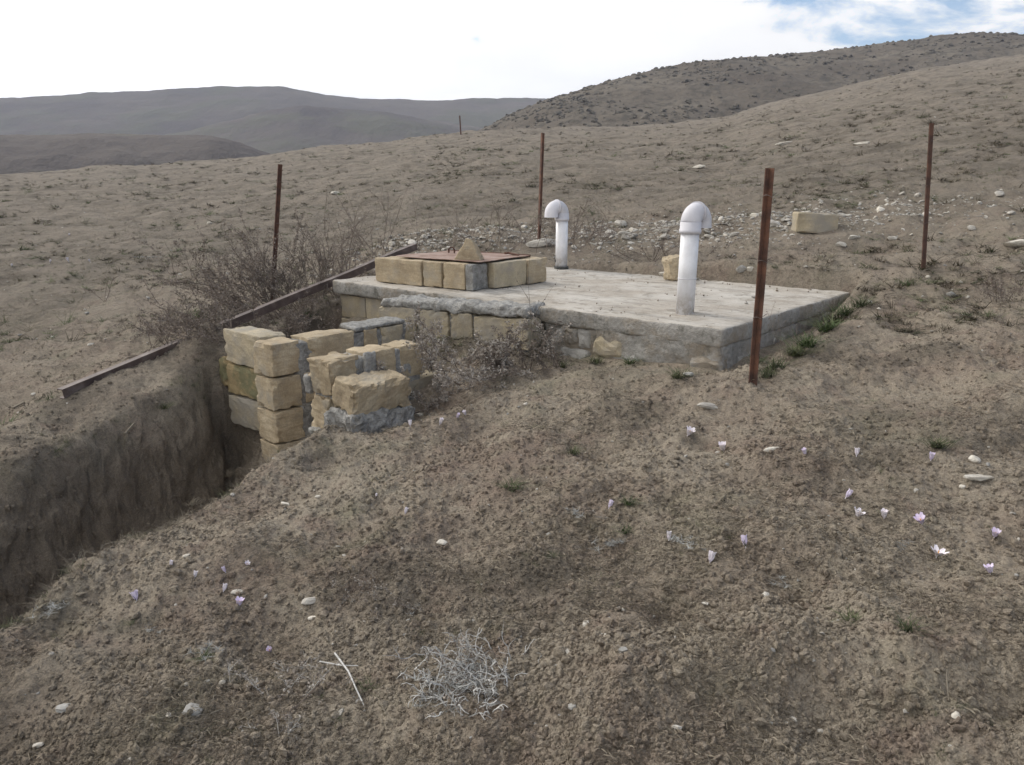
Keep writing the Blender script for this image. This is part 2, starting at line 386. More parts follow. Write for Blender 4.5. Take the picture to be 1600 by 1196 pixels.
M['soil'] = ground_material()
M['lime'] = mat('limestone', [(.33, .265, .18), (.44, .355, .24), (.51, .425, .30)], scale=7, bump=.7, bscale=60, rnd=.16, bdist=.006, extra=lambda t, c, v, q: saw(t, c, v, q))
def weather(t, c, vec, tcn):
    f = ramp(t, noise_n(t, vec, 5, 7, .65), [(.42, 0.0), (.62, .9)])
    return mixc(t, f, c, (.30, .275, .235))
M['limeg'] = mat('weathered_limestone', [(.31, .26, .18), (.39, .33, .23), (.46, .385, .27)], scale=6, bump=.6, bscale=70, rnd=.10, bdist=.008, extra=weather)
def mossy(t, c, vec, tcn):
    f = ramp(t, noise_n(t, vec, 7, 6, .65), [(.44, 0.0), (.58, .85)])
    return mixc(t, f, c, (.15, .15, .085))
M['limem'] = mat('mossy_limestone', [(.26, .20, .11), (.36, .275, .15)], scale=6, bump=.5, bscale=80, extra=mossy)
M['mortar'] = mat('mortar', [(.23, .22, .205), (.34, .33, .31), (.43, .42, .40)], scale=22, bump=1, bscale=45, bdist=.03, extra=lambda t, c, v, q: mixc(t, ramp(t, noise_n(t, v, 60, 4, .7), [(.30, .7), (.38, 0.0)]), c, (.09, .085, .075)))
def slabx(t, c, vec, tcn):
    f = ramp(t, noise_n(t, vec, 2.1, 8, .7), [(.44, 0.0), (.60, .9)]); c = mixc(t, f, c, (.49, .46, .415))
    f = ramp(t, noise_n(t, vec, 9, 6, .7), [(.53, 0.0), (.64, .75)]); c = mixc(t, f, c, (.21, .185, .15))
    mp = nd(t, 'ShaderNodeMapping'); mp.inputs['Scale'].default_value = (1.0, 9, 1); mp.inputs['Rotation'].default_value = (0, 0, R(38)); t.links.new(vec, mp.inputs[0])
    f = ramp(t, noise_n(t, mp.outputs[0], 2.2, 6, .6), [(.50, 0.0), (.66, .65)]); return mixc(t, f, c, (.235, .22, .195))
M['slab'] = mat('old_concrete', [(.31, .275, .23), (.375, .335, .285), (.42, .385, .335)], scale=3, bump=.6, bscale=45, bdist=.006, rnd=0, extra=slabx)
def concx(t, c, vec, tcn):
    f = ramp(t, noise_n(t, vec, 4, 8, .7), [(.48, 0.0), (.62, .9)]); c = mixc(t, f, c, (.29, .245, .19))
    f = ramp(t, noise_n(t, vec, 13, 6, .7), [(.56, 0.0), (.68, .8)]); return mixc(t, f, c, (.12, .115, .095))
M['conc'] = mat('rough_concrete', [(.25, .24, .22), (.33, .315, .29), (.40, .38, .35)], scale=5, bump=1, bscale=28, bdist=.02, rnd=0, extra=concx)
M['stone'] = mat('pale_stone', [(.34, .31, .27), (.46, .43, .38), (.56, .53, .48)], scale=9, bump=.4, bscale=70, rnd=.22)
M['gstone'] = mat('grey_stone', [(.27, .26, .24), (.36, .345, .32)], scale=9, bump=.3, bscale=70, rnd=.15)
M['wstone'] = mat('white_stone', [(.40, .36, .30), (.55, .51, .44), (.62, .58, .51)], scale=16, bump=.3, bscale=70, rnd=.12)
def grime(t, c, vec, tcn):
    sp = nd(t, 'ShaderNodeSeparateXYZ'); t.links.new(tcn.outputs['Object'], sp.inputs[0])
    f = math_(t, 'MULTIPLY', ramp(t, sp.outputs[2], [(.0, 1.0), (.14, .12)]), ramp(t, noise_n(t, vec, 22, 6, .7), [(.40, .0), (.60, .9)])); c = mixc(t, f, c, (.33, .28, .22))
    mp = nd(t, 'ShaderNodeMapping'); mp.inputs['Scale'].default_value = (1, 1, .12); t.links.new(vec, mp.inputs[0])
    return mixc(t, ramp(t, noise_n(t, mp.outputs[0], 30, 5, .6), [(.5, 0.0), (.72, .18)]), c, (.45, .44, .43))
M['pvc'] = mat('white_plastic', [(.72, .72, .75), (.78, .78, .80)], scale=4, rough=.42, bump=.03, bscale=3, rnd=.02, spec=.5, extra=grime)
M['pvcg'] = mat('dull_plastic', [(.58, .57, .61), (.64, .63, .66)], scale=5, rough=.55, bump=.03, bscale=3, rnd=.02, spec=.4)
M['dark'] = mat('dark_rubber', [(.05, .05, .05), (.09, .09, .085)], scale=20, bump=.2)
M['rust'] = mat('rusty_steel', [(.075, .045, .036), (.12, .065, .047), (.17, .085, .055)], scale=14, rough=.8, bump=.5, bscale=150, bdist=.002)
M['rustp'] = mat('rusty_sheet', [(.17, .11, .085), (.25, .165, .13), (.31, .235, .20)], scale=8, rough=.75, bump=.4, bscale=120, bdist=.002)
M['beam'] = mat('weathered_steel', [(.07, .048, .042), (.10, .07, .06), (.16, .125, .11)], scale=9, rough=.6, bump=.4, bscale=90, bdist=.002, spec=.4)
M['twig'] = mat('dry_twig', [(.11, .085, .072), (.18, .145, .12)], scale=14, bump=0)
M['dleaf'] = mat('dead_leaf', [(.14, .112, .092), (.21, .175, .148), (.29, .25, .215)], scale=25, bump=0, rnd=.2)
M['pleaf'] = mat('pale_leaf', [(.20, .165, .14), (.31, .275, .24), (.46, .43, .39)], scale=25, bump=0, rnd=.2)
M['grey'] = mat('silver_leaf', [(.19, .19, .18), (.30, .30, .285), (.44, .44, .42)], scale=30, bump=0, rnd=.1)
M['straw'] = mat('straw', [(.17, .145, .11), (.26, .222, .168), (.36, .315, .245)], scale=.8, bump=0, rnd=.35, coord='Object')
M['green'] = mat('green_blade', [(.045, .068, .024), (.075, .105, .038)], scale=10, bump=0, rnd=.2)
M['dgreen'] = mat('dull_green', [(.07, .085, .04), (.11, .12, .06)], scale=10, bump=0, rnd=.25)
M['wtwig'] = mat('bleached_twig', [(.36, .35, .33), (.50, .49, .465), (.62, .61, .58)], scale=60, bump=0, rnd=.1)
M['petal'] = mat('lilac_petal', [(.68, .58, .76), (.80, .74, .84)], scale=40, bump=0, rnd=.1, rough=.6)
M['petalw'] = mat('white_petal', [(.74, .68, .74), (.84, .80, .82)], scale=40, bump=0, rnd=.05, rough=.6)
M['anther'] = mat('orange_anther', [(.6, .28, .05), (.7, .35, .08)], bump=0)
def hillmat(name, cols, sc, bsc, bd, st=.7, blot=None):
    m = bpy.data.materials.new(name); m.use_nodes = True; t = m.node_tree; b = t.nodes['Principled BSDF']
    b.inputs['Roughness'].default_value = 1; b.inputs['Specular IOR Level'].default_value = .05
    P = nd(t, 'ShaderNodeNewGeometry').outputs['Position']
    c = ramp(t, noise_n(t, P, sc, 8, .65), [(.34+.32*i/(len(cols)-1), cols[i]) for i in range(len(cols))])
    if blot:
        f = ramp(t, noise_n(t, P, blot[0], 6, .7), [(blot[2], 0.0), (blot[2]+.08, .85)]); c = mixc(t, f, c, blot[1])
    t.links.new(c, b.inputs['Base Color'])
    bp = nd(t, 'ShaderNodeBump'); bp.inputs['Strength'].default_value = st; bp.inputs['Distance'].default_value = bd
    t.links.new(noise_n(t, P, bsc, 7, .7), bp.inputs['Height']); t.links.new(bp.outputs[0], b.inputs['Normal'])
    return m
M['hillr'] = hillmat('scrub_slope', [(.12, .10, .08), (.155, .132, .105), (.19, .165, .13)], .06, .5, .8, .9, (.55, (.10, .088, .07), .50))
M['hilld'] = hillmat('far_slope', [(.085, .072, .066), (.115, .098, .085), (.14, .12, .10)], .012, .02, 8, .5, (.01, (.11, .105, .075), .5))

# ------------------------------------------------------------------ ground
def radii():
    r = [.15]
    while r[-1] < 1.25: r.append(r[-1]+.09)
    while r[-1] < 150:
        q = r[-1]; r.append(q+min(.0021*q*math.hypot(1, q/1.43), .010*q)*(.55 if 2.3 < q < 5.0 else 1))
    while r[-1] < 700: r.append(r[-1]*1.09)
    return np.array(r)
rr = radii()
az = np.concatenate([np.linspace(-180, -50, 40)[:-1], np.linspace(-50, -40, 30)[:-1], np.linspace(-40, 40, 620), np.linspace(40, 50, 30)[1:], np.linspace(50, 180, 40)[1:-1]])
az = np.radians(az); nr, na = len(rr), len(az)
RR, AZ = np.meshgrid(rr, az, indexing='ij')
X = (RR*np.sin(AZ)).ravel(); Y = (RR*np.cos(AZ)).ravel()
Z = terrain(X, Y)+detail(X, Y)
sT = np.full(X.shape, -9.0); nm = np.hypot(X, Y) < 7; sT[nm] = sdf(X[nm], Y[nm], TR)
XG = X.copy(); YG = Y.copy()
for q in np.nonzero((sT > -.05) & (sT < .6) & (X < 0) & (Y > .3))[0]:
    p = Vector((X[q], Y[q], Z[q])); f_ = min(1, (sT[q]+.05)/.1)
    v_ = mn.noise_vector(p*4.5)*.025+mn.noise_vector(p*12+Vector((5, 5, 5)))*.030+mn.noise_vector(p*27)*.016
    XG[q] += v_.x*f_; YG[q] += v_.y*f_; Z[q] += v_.z*f_
X, Y = XG, YG
i = np.arange(nr-1)[:, None]; j = np.arange(na)[None, :]; j2 = (j+1) % na
F = np.stack([(i*na+j), (i*na+j2), ((i+1)*na+j2), ((i+1)*na+j)], -1).reshape(-1, 4)[:, ::-1]
V3 = np.vstack([np.stack([X, Y, Z], -1), [[0, 0, gz(0, 0)]]])
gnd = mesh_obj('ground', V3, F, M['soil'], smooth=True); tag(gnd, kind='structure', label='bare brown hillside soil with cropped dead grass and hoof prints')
print('ground', nr, na, len(F))

def polar_hill(name, pts, r0, r1, r2, z0, mt, label, amp, nsc, a_rng=None, rows=70, cols=420, prof=1.0):
    a, e = skyline(pts)
    aa = np.linspace(a[0], a[-1], cols); ee = np.interp(aa, a, e)
    ker = np.ones(9)/9; ee = np.convolve(np.pad(ee, 4, mode='edge'), ker, 'valid')
    t = np.concatenate([np.linspace(0, 1, rows), 1+np.linspace(0, 1, 14)[1:]])
    TT, AA = np.meshgrid(t, aa, indexing='ij'); EE = np.broadcast_to(ee, TT.shape)
    f0 = (lambda q: q(AA) if callable(q) else q)
    a0, a1, a2 = f0(r0), f0(r1), f0(r2)
    Rr = np.where(TT <= 1, a0+(a1-a0)*TT, a1+(a2-a1)*(TT-1))
    zc = .78+EE*a1
    s = np.clip(TT, 0, 1); rise = np.sin(s*np.pi/2)**prof
    zz_ = np.where(TT <= 1, z0+(zc-z0)*rise, zc+(z0-zc)*(TT-1)**1.6)
    x = Rr*np.sin(AA); y = Rr*np.cos(AA)
    nz = amp*fbm(x, y, nsc, 6, 90, .5)*np.sin(np.clip(TT, 0, 1)*np.pi)**.6+amp*.10*fbm(x, y, nsc*.12, 3, 95, .6)
    zz_ = zz_+nz
    nR, nA = TT.shape; i = np.arange(nR-1)[:, None]; j = np.arange(nA-1)[None, :]
    F = np.stack([(i*nA+j), (i*nA+j+1), ((i+1)*nA+j+1), ((i+1)*nA+j)], -1).reshape(-1, 4)[:, ::-1]
    o = mesh_obj(name, np.stack([x.ravel(), y.ravel(), zz_.ravel()], -1), F, mt, smooth=True)
    tag(o, label, kind='structure'); return o, (x, y, zz_, TT)
hr, hrd = polar_hill('scrub_hill', [(640, 245), (700, 226), (760, 204), (800, 184), (860, 166), (930, 148), (1000, 131), (1080, 118), (1150, 107), (1300, 91), (1400, 79), (1450, 73), (1520, 68), (1600, 67), (1750, 64), (2100, 75), (2700, 120)],
    lambda a: crestR(a)*1.12, lambda a: crestR(a)*1.2+95, lambda a: crestR(a)*1.5+330, -6, M['hillr'], 'dark scrub covered hill rising behind the slope on the right', 1.8, 38, rows=110, cols=620, prof=.9)
polar_hill('distant_hill', [(-1500, 190), (-700, 170), (-300, 172), (0, 161), (90, 155), (102, 158), (125, 152), (200, 149), (280, 145), (350, 143), (400, 140), (440, 140), (480, 146), (520, 153), (570, 158), (610, 158), (650, 162), (720, 159), (780, 158), (820, 157), (860, 161), (1000, 170), (1400, 200), (2200, 230)],
    330, 640, 900, -30, M['hilld'], 'long brown hill on the horizon at the left', 5, 160, rows=80, cols=500)
polar_hill('hill_spur', [(200, 250), (250, 214), (300, 206), (360, 192), (420, 178), (470, 172), (540, 176), (600, 178), (660, 187), (730, 196), (800, 210), (900, 240)],
    250, 420, 560, -25, M['hilld'], 'rounded spur in front of the long distant hill', 3, 90, rows=60, cols=300)
polar_hill('low_ridge', [(-1200, 260), (-400, 226), (0, 214), (130, 209), (250, 211), (330, 213), (370, 222), (410, 238), (470, 262)],
    120, 200, 300, -14, M['hilld'], 'low dark ridge in the valley beyond the left crest', 2, 40, rows=50, cols=300)

# ------------------------------------------------------------------ instancing stuff
def proto(name, vs_, fs, m):
    me = bpy.data.meshes.new(name); me.from_pydata([tuple(v) for v in vs_], [], [tuple(f) for f in fs]); me.materials.append(m); me.update()
    return bpy.data.objects.new(name, me)
def scatter(name, pts, rots, scales, idx, protos, label):
    me = bpy.data.meshes.new(name); n = len(pts)
    me.vertices.add(n); me.vertices.foreach_set('co', pts.astype(np.float32).ravel())
    for an, data in (('rot', rots), ('scl', scales)):
        at = me.attributes.new(an, 'FLOAT_VECTOR', 'POINT'); at.data.foreach_set('vector', data.astype(np.float32).ravel())
    at = me.attributes.new('idx', 'INT', 'POINT'); at.data.foreach_set('value', idx.astype(np.int32))
    o = bpy.data.objects.new(name, me); COL.objects.link(o)
    g = bpy.data.node_groups.new(name, 'GeometryNodeTree')
    g.interface.new_socket('Geometry', in_out='INPUT', socket_type='NodeSocketGeometry'); g.interface.new_socket('Geometry', in_out='OUTPUT', socket_type='NodeSocketGeometry')
    gi = g.nodes.new('NodeGroupInput'); go = g.nodes.new('NodeGroupOutput'); iop = g.nodes.new('GeometryNodeInstanceOnPoints')
    jn = g.nodes.new('GeometryNodeGeometryToInstance')
    for p in reversed(protos):
        oi = g.nodes.new('GeometryNodeObjectInfo'); oi.inputs['Object'].default_value = p; g.links.new(oi.outputs['Geometry'], jn.inputs[0])
    g.links.new(gi.outputs[0], iop.inputs['Points']); g.links.new(jn.outputs[0], iop.inputs['Instance']); iop.inputs['Pick Instance'].default_value = True
    for an, ty, so_ in (('rot', 'FLOAT_VECTOR', 'Rotation'), ('scl', 'FLOAT_VECTOR', 'Scale'), ('idx', 'INT', 'Instance Index')):
        na_ = g.nodes.new('GeometryNodeInputNamedAttribute'); na_.data_type = ty; na_.inputs['Name'].default_value = an; g.links.new(na_.outputs['Attribute'], iop.inputs[so_])
    g.links.new(iop.outputs[0], go.inputs[0])
    md = o.modifiers.new('scatter', 'NODES'); md.node_group = g
    tag(o, label, kind='stuff'); return o
def in_slab(x, y, mg=0.0):
    rx = x-A[0]; ry = y-A[1]; u = rx*U[0]+ry*U[1]; v = rx*V[0]+ry*V[1]
    return (u > -mg) & (u < 3.48+mg) & (v > -mg) & (v < 2.03+mg)
def view_points(n, r0, r1, half=38, power=1.0):
    q = rng.random(n)
    r = (r0**-power+(r1**-power-r0**-power)*q)**(-1/power) if power else r0*(r1/r0)**q
    a = np.radians(rng.uniform(-half, half, n)); return r*np.sin(a), r*np.cos(a)
def blade_tuft(nb, h, spread, w, droop, seed):
    rd = random.Random(seed); vs_ = []; fs = []
    for k in range(nb):
        a = rd.uniform(0, 6.283); L = h*rd.uniform(.5, 1.2); sp = spread*rd.uniform(.2, 1.3); bx = rd.gauss(0, .18)*h; by = rd.gauss(0, .18)*h
        ca, sa = math.cos(a), math.sin(a); wv = (-sa*w/2, ca*w/2); n0 = len(vs_); seg_ = 3; kk = rd.uniform(-.5, .5)
        for s in range(seg_+1):
            t = s/seg_; d = sp*t*L*(1+droop*t); z = L*t*(1-.55*droop*t*t)*math.sqrt(max(.05, 1-min(.95, sp*sp*.35)))
            ox = ca*d-sa*kk*t*t*L*.4; oy = sa*d+ca*kk*t*t*L*.4; wd = (1-t*.85)
            vs_ += [(bx+ox+wv[0]*wd, by+oy+wv[1]*wd, z), (bx+ox-wv[0]*wd, by+oy-wv[1]*wd, z)]
        for s in range(seg_): fs.append((n0+2*s, n0+2*s+1, n0+2*s+3, n0+2*s+2))
    return vs_, fs
# soil crumbs
crumbs = [proto('crumb', *rock((1, 1, .8), s, ICO1, .5), M['soil']) for s in range(5)]
n = 170000
x, y = view_points(n, 1.35, 8.0, 38, .7)
dens = gn(x/.55, y/.55, 60)+.6*gn(x/.15, y/.15, 61); keep = (dens > rng.uniform(-1.1, .7, n)) & ~in_slab(x, y, .01)
x, y = x[keep], y[keep]; z = G(x, y); n = len(x)
s = np.clip(rng.lognormal(math.log(.0055), .60, n), .0025, .026)
scatter('soil_crumbs', np.stack([x, y, z+s*.15], -1), rng.uniform(0, 6.28, (n, 3)), s[:, None]*rng.uniform(.7, 1.3, (n, 3))*1.3, rng.integers(0, 5, n), crumbs, 'loose soil crumbs lying over the near hillside')
# cropped dead grass and straw litter
def litter(seed):
    rd = random.Random(seed); vs_ = []; fs = []
    for k in range(7):
        a = rd.uniform(0, 6.283); L = rd.uniform(.4, 1); w_ = .012; bx, by = rd.gauss(0, .5), rd.gauss(0, .5); n0 = len(vs_); cv = rd.uniform(-.9, .9); x_, y_ = bx, by; zb = rd.uniform(0, .12)
        for s_ in range(5):
            t = s_/4; aa_ = a+cv*t; vs_ += [(x_-math.sin(aa_)*w_, y_+math.cos(aa_)*w_, zb+.10*math.sin(t*3.1)*rd.uniform(.5, 1)), (x_+math.sin(aa_)*w_, y_-math.cos(aa_)*w_, zb+.10*math.sin(t*3.1)+.03)]
            x_ += math.cos(aa_)*L/4; y_ += math.sin(aa_)*L/4
        for s_ in range(4): fs.append((n0+2*s_, n0+2*s_+1, n0+2*s_+3, n0+2*s_+2))
    return vs_, fs
M['straw2'] = mat('brown_straw', [(.12, .10, .08), (.175, .15, .118), (.24, .205, .16)], scale=.8, bump=0, rnd=.3)
pr = [proto('litter', *litter(s), M['straw'] if s % 3 == 0 else M['straw2']) for s in range(8)]
n = 80000
x, y = view_points(n, 1.35, 9, 38, .4)
dens = gn(x/.7, y/.7, 80)+.7*gn(x/.2, y/.2, 81)+.4*gn(x/.07, y/.07, 82); keep = (dens > rng.uniform(-.3, 1.2, n)) & ~in_slab(x, y, .01)
keep &= sdf(x, y, TR) < .05
x, y = x[keep], y[keep]; z = G(x, y); n = len(x)
s = rng.uniform(.010, .034, n)
scatter('dead_grass_litter', np.stack([x, y, z+.002], -1), np.stack([rng.normal(0, .25, n), rng.normal(0, .25, n), rng.uniform(0, 6.28, n)], -1), s[:, None]*np.ones((n, 3)), rng.integers(0, 8, n), pr, 'matted dead grass litter on the near hillside')
pr = [proto('tuft', *blade_tuft(22, 1, .9, .022, .5, s), M['straw'] if s % 2 else M['straw2']) for s in range(6)]+[proto('tuft', *blade_tuft(18, 1, .9, .03, .4, s+20), M['dgreen']) for s in range(3)]
n = 150000
x, y = view_points(n, 1.4, 50, 40, -.12)
r_ = np.hypot(x, y)
st = sdf(x, y, TR); edge = np.exp(-((st+.03)/.06)**2)
dens = gn(x/.9, y/.9, 84)+.7*gn(x/.3, y/.3, 85)+1.6*edge+.15*sstep(5, 12, r_); keep = (dens > rng.uniform(.1, 1.5, n)-.6*sstep(4, 9, r_)) & (rng.random(n) < .35+.65*sstep(3, 6, r_)) & ~in_slab(x, y, .01) & (st < .06)
x, y, r_, edge = x[keep], y[keep], r_[keep], edge[keep]; z = G(x, y); n = len(x)
s = rng.uniform(.009, .024, n)*(1+1.5*edge*rng.random(n))*(1+1.2*sstep(4, 14, r_)); gi_ = np.where(rng.random(n) < .16+.35*(gn(x/1.3, y/1.3, 88) > .3), rng.integers(6, 9, n), rng.integers(0, 6, n))
scatter('cropped_grass', np.stack([x, y, z-.002], -1), np.stack([rng.normal(0, .2, n), rng.normal(0, .2, n), rng.uniform(0, 6.28, n)], -1), s[:, None]*np.stack([rng.uniform(1, 1.7, n)]*2+[rng.uniform(.6, 1.1, n)], -1), gi_, pr, 'short cropped dead and green grass over the slope')
n = 1100
u_ = rng.random(n)*3.4+.04; v_ = rng.random(n)**1.3*1.95+.04; dn = gn(u_/.35, v_/.35, 120)+.5*gn(u_/.1, v_/.1, 121)+.5*(v_ > 1.7); k = dn > rng.uniform(.0, 1.1, n); u_, v_ = u_[k], v_[k]; n = len(u_)
p_ = A[None]+u_[:, None]*U[None]+v_[:, None]*V[None]; s = np.clip(rng.lognormal(math.log(.008), .5, n), .003, .03)
scatter('slab_debris', np.stack([p_[:, 0], p_[:, 1], .002+0*u_], -1), rng.uniform(0, 6.28, (n, 3)), s[:, None]*np.ones((n, 3)), rng.integers(0, 5, n), crumbs, 'crumbs of earth blown over the grey slab')
M['tusk'] = mat('dull_tussock', [(.085, .07, .05), (.125, .105, .075), (.15, .14, .09)], scale=.8, bump=0, rnd=.3)
tus = [proto('tussock', *blade_tuft(26, 1, .9, .06, .4, s+70), M['tusk'] if s % 3 else M['dgreen']) for s in range(6)]
n = 42000
x, y = view_points(n, 5.0, 75, 42, -.35)
dn = gn(x/3.1, y/2.2, 130)+.7*gn(x/.9, y/.7, 131); k = (dn > rng.uniform(-.3, 1.1, n)) & ~in_slab(x, y, .1) & (sdf(x, y, TR) < 0) & (np.hypot(x, y) < crestR(np.arctan2(x, y))+4); x, y = x[k], y[k]; z = G(x, y); n = len(x)
s = (.035+.11*rng.random(n)**2)*(.6+.6*sstep(8, 30, np.hypot(x, y)))
scatter('slope_tussocks', np.stack([x, y, z-.004], -1), np.stack([rng.normal(0, .2, n), rng.normal(0, .2, n), rng.uniform(0, 6.28, n)], -1), s[:, None]*np.stack([rng.uniform(1, 2, n)]*2+[rng.uniform(.4, .8, n)], -1), rng.integers(0, 6, n), tus, 'low dull tussocks dotted over the grazed slope')
# small pebbles
peb = [proto('pebble', *rock((1, .8, .5), s+40, ICO1, .4), M['stone'] if s % 3 else M['gstone']) for s in range(6)]
n = 16000
x, y = view_points(n, 1.4, 45, 40, .0)
q = rng.random(n) < .16
x, y = x[q], y[q]
# rubble apron behind the slab
nx = 6500
ux = rng.normal(0, 1, nx); vx = rng.normal(0, 1, nx)
bx = 2.1+ux*1.5+.25*vx; by = 8.9+vx*.62-.28*(bx-2.1)
hx = -1.0+rng.normal(0, .55, 1500); hy = 9.1+rng.normal(0, .42, 1500)
x = np.concatenate([x, bx, hx]); y = np.concatenate([y, by, hy])
k = ~in_slab(x, y, .12) & (gn(x/.4, y/.4, 99) > rng.uniform(-.6, .4, len(x))) & (sdf(x, y, TR) < -.02)
x, y = x[k], y[k]; z = G(x, y); n = len(x)
s = np.clip(rng.lognormal(math.log(.022), .5, n), .008, .07)*np.where(np.hypot(x, y) < 5, .45, 1)
scatter('pebbles', np.stack([x, y, z+s*.08], -1), np.stack([rng.normal(0, .3, n), rng.normal(0, .3, n), rng.uniform(0, 6.28, n)], -1), s[:, None]*rng.uniform(.8, 1.4, (n, 3)), rng.integers(0, 6, n), peb, 'pale rubble chips and pebbles thick behind the slab')
# scrub tussocks on the far dark hill and on the slope
hx_, hy_, hz_, hT = hrd
M['scrubm'] = mat('scrub', [(.085, .075, .058), (.11, .096, .075), (.13, .115, .09)], scale=2, bump=0, rnd=.3)
bush = [proto('scrub', *rock((1, 1, .7), s+60, ICO2, .8), M['scrubm']) for s in range(3)]
n = 14000
ii = rng.integers(0, hx_.shape[0]-14, n); jj = rng.integers(0, hx_.shape[1]-1, n); fx, fy = rng.random(n), rng.random(n)
def bil(q): return (q[ii, jj]*(1-fx)+q[ii+1, jj]*fx)*(1-fy)+(q[ii, jj+1]*(1-fx)+q[ii+1, jj+1]*fx)*fy
x, y, z = bil(hx_), bil(hy_), bil(hz_); k = gn(x/14, y/14, 101)+.5*gn(x/4, y/4, 102) > rng.uniform(-.6, .5, n); x, y, z = x[k], y[k], z[k]; n = len(x)
s = .22+.9*rng.random(n)**2.5
scatter('hill_scrub', np.stack([x, y, z], -1), np.stack([0*x, 0*x, rng.uniform(0, 6.28, n)], -1), s[:, None]*np.ones((n, 3)), rng.integers(0, 3, n), bush, 'low dark scrub dotted over the hill on the right')


# ------------------------------------------------------------------ cistern
def blk(parent, u0, u1, v0, v1, z0, z1, m, seed, name='block', amp=.003, rad=.006, chip=.08, tilt=(0, 0, 0), n=(12, 9, 9), gap=.004):
    d = (abs(u1-u0)-gap, abs(v1-v0)-gap, z1-z0-gap)
    vs_, fs = rough_box(d, n, seed, amp, rad, chip)
    return mesh_obj(name, vs_, fs, m, parent, ((u0+u1)/2, -(v0+v1)/2, (z0+z1)/2), tilt, smooth=False)
cis = empty('cistern', (A[0], A[1], 0), (0, 0, ROT)); tag(cis, 'low concrete and limestone block cistern with a flat grey slab on top', 'cistern')
# slab: fine grid, worn edges, slight sag
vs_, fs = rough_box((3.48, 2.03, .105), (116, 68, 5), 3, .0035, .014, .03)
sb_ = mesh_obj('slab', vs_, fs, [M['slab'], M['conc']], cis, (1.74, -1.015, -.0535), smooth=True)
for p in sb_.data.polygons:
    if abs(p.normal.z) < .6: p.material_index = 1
# body of the right half: rough poured concrete over rubble
def rough_wall(name, u0, u1, v0, v1, z0, z1, m, seed, amp, n, rad=.02):
    vs_, fs = rough_box((abs(u1-u0), abs(v1-v0), z1-z0), n, seed, .004, rad)
    o = Vector((seed*9.1, 3.3, seed)); out = []
    for p in vs_:
        q = mn.noise_vector(p*5+o)*amp+mn.noise_vector(p*14+o)*amp*.6+mn.noise_vector(p*40+o)*amp*.3
        out.append(p+q)
    return mesh_obj(name, out, fs, m, cis, ((u0+u1)/2, -(v0+v1)/2, (z0+z1)/2), smooth=True)
rough_wall('concrete_wall', .008, 1.28, .03, 2.0, -.75, -.10, M['conc'], 5, .022, (60, 80, 30))
rough_wall('concrete_skirt', .004, .86, .004, .12, -.50, -.075, M['conc'], 8, .014, (50, 10, 30))
# corner stone and rubble showing in the poured wall
for k, (u, v, z, du, dv, dz, mm, rz) in enumerate([
    (.10, .055, -.26, .20, .13, .17, 'conc', .05), (1.04, .045, -.165, .11, .08, .12, 'conc', .0), (.95, .045, -.17, .10, .08, .12, 'gstone', .1), (1.14, .045, -.17, .08, .07, .11, 'gstone', 0),
    (.76, .04, -.21, .22, .09, .14, 'limeg', .15), (.58, .03, -.27, .13, .08, .10, 'gstone', .2), (.42, .03, -.30, .15, .09, .09, 'conc', -.1), (.28, .035, -.31, .11, .09, .08, 'gstone', .3),
    (.05, .50, -.22, .09, .20, .12, 'conc', .0), (.05, .80, -.18, .08, .22, .10, 'gstone', .1), (.05, .27, -.24, .09, .16, .12, 'gstone', .2), (1.0, .03, -.29, .22, .09, .09, 'gstone', 0)]):
    vs_, fs = rough_box((du, dv, dz), (6, 4, 5), 30+k, .012, .03, .1)
    mesh_obj('stone', vs_, fs, M[mm], cis, (u, -v, z), (0, rz, 0), smooth=False)
# block courses of the left part under the slab edge
z1 = -.112
sd = 50
for c in range(4):
    zt = z1-c*.203; off = 0 if c % 2 == 0 else .20
    edges = [1.29, 1.63+off*.4, 2.02+off*.5, 2.42+off*.4, 2.90+off*.55, 3.12+off*.3, 3.44]
    for a_, b_ in zip(edges[:-1], edges[1:]):
        if c > 1 and a_ < 2: continue
        blk(cis, a_, b_, .045, .235, zt-.198, zt, M['limeg'], sd, n=(6, 4, 4)); sd += 1
    for v0, v1 in ((.24, .63), (.64, 1.03), (1.04, 1.43), (1.44, 1.98)):
        blk(cis, 3.25, 3.44, v0, v1, zt-.198, zt, M['limeg'], sd, n=(4, 6, 4)); sd += 1
rough_wall('mortar', 1.29, 3.425, .07, .23, -.92, -.105, M['mortar'], 11, .004, (40, 6, 20), .01)
# lean-to wall of blocks with the ragged mortar ledge, standing askew before the cistern
def P_(s_, t_): # s along the lean-to face, t outwards
    a = np.array([2.42, -.41]); b = np.array([1.22, -.175]); e = (b-a)/np.linalg.norm(b-a); nrm = np.array([e[1], -e[0]]); nrm = nrm if nrm[1] < 0 else -nrm
    q = a+e*s_+nrm*t_; return q, math.atan2(-(e[1]), e[0])
lean = [(.0, .335, -.06, -.262), (.345, .60, -.06, -.265), (.61, .79, -.06, -.262), (.80, 1.21, -.065, -.265), (-.02+.13, .33, -.272, -.47), (.34, .72, -.275, -.47), (.73, 1.20, -.275, -.47), (.10, .5, -.48, -.68), (.51, .9, -.48, -.68)]
for k, (s0, s1, zt, zb) in enumerate(lean):
    q, rz = P_((s0+s1)/2, -.095)
    vs_, fs = rough_box((s1-s0-.008, .19, zt-zb), (12, 8, 10), 80+k, .004, .008, .25)
    mesh_obj('block', vs_, fs, M['limeg'], cis, (q[0], -q[1], (zt+zb)/2), (0, R(-1.2), rz), smooth=False)
q, rz = P_(.605, -.105)
vs_, fs = rough_box((1.16, .165, .58), (20, 6, 12), 95, .005, .012)
mesh_obj('mortar', vs_, fs, M['mortar'], cis, (q[0], -q[1], -.37), (0, R(-1.2), rz), smooth=True)
q, rz = P_(.62, -.13)
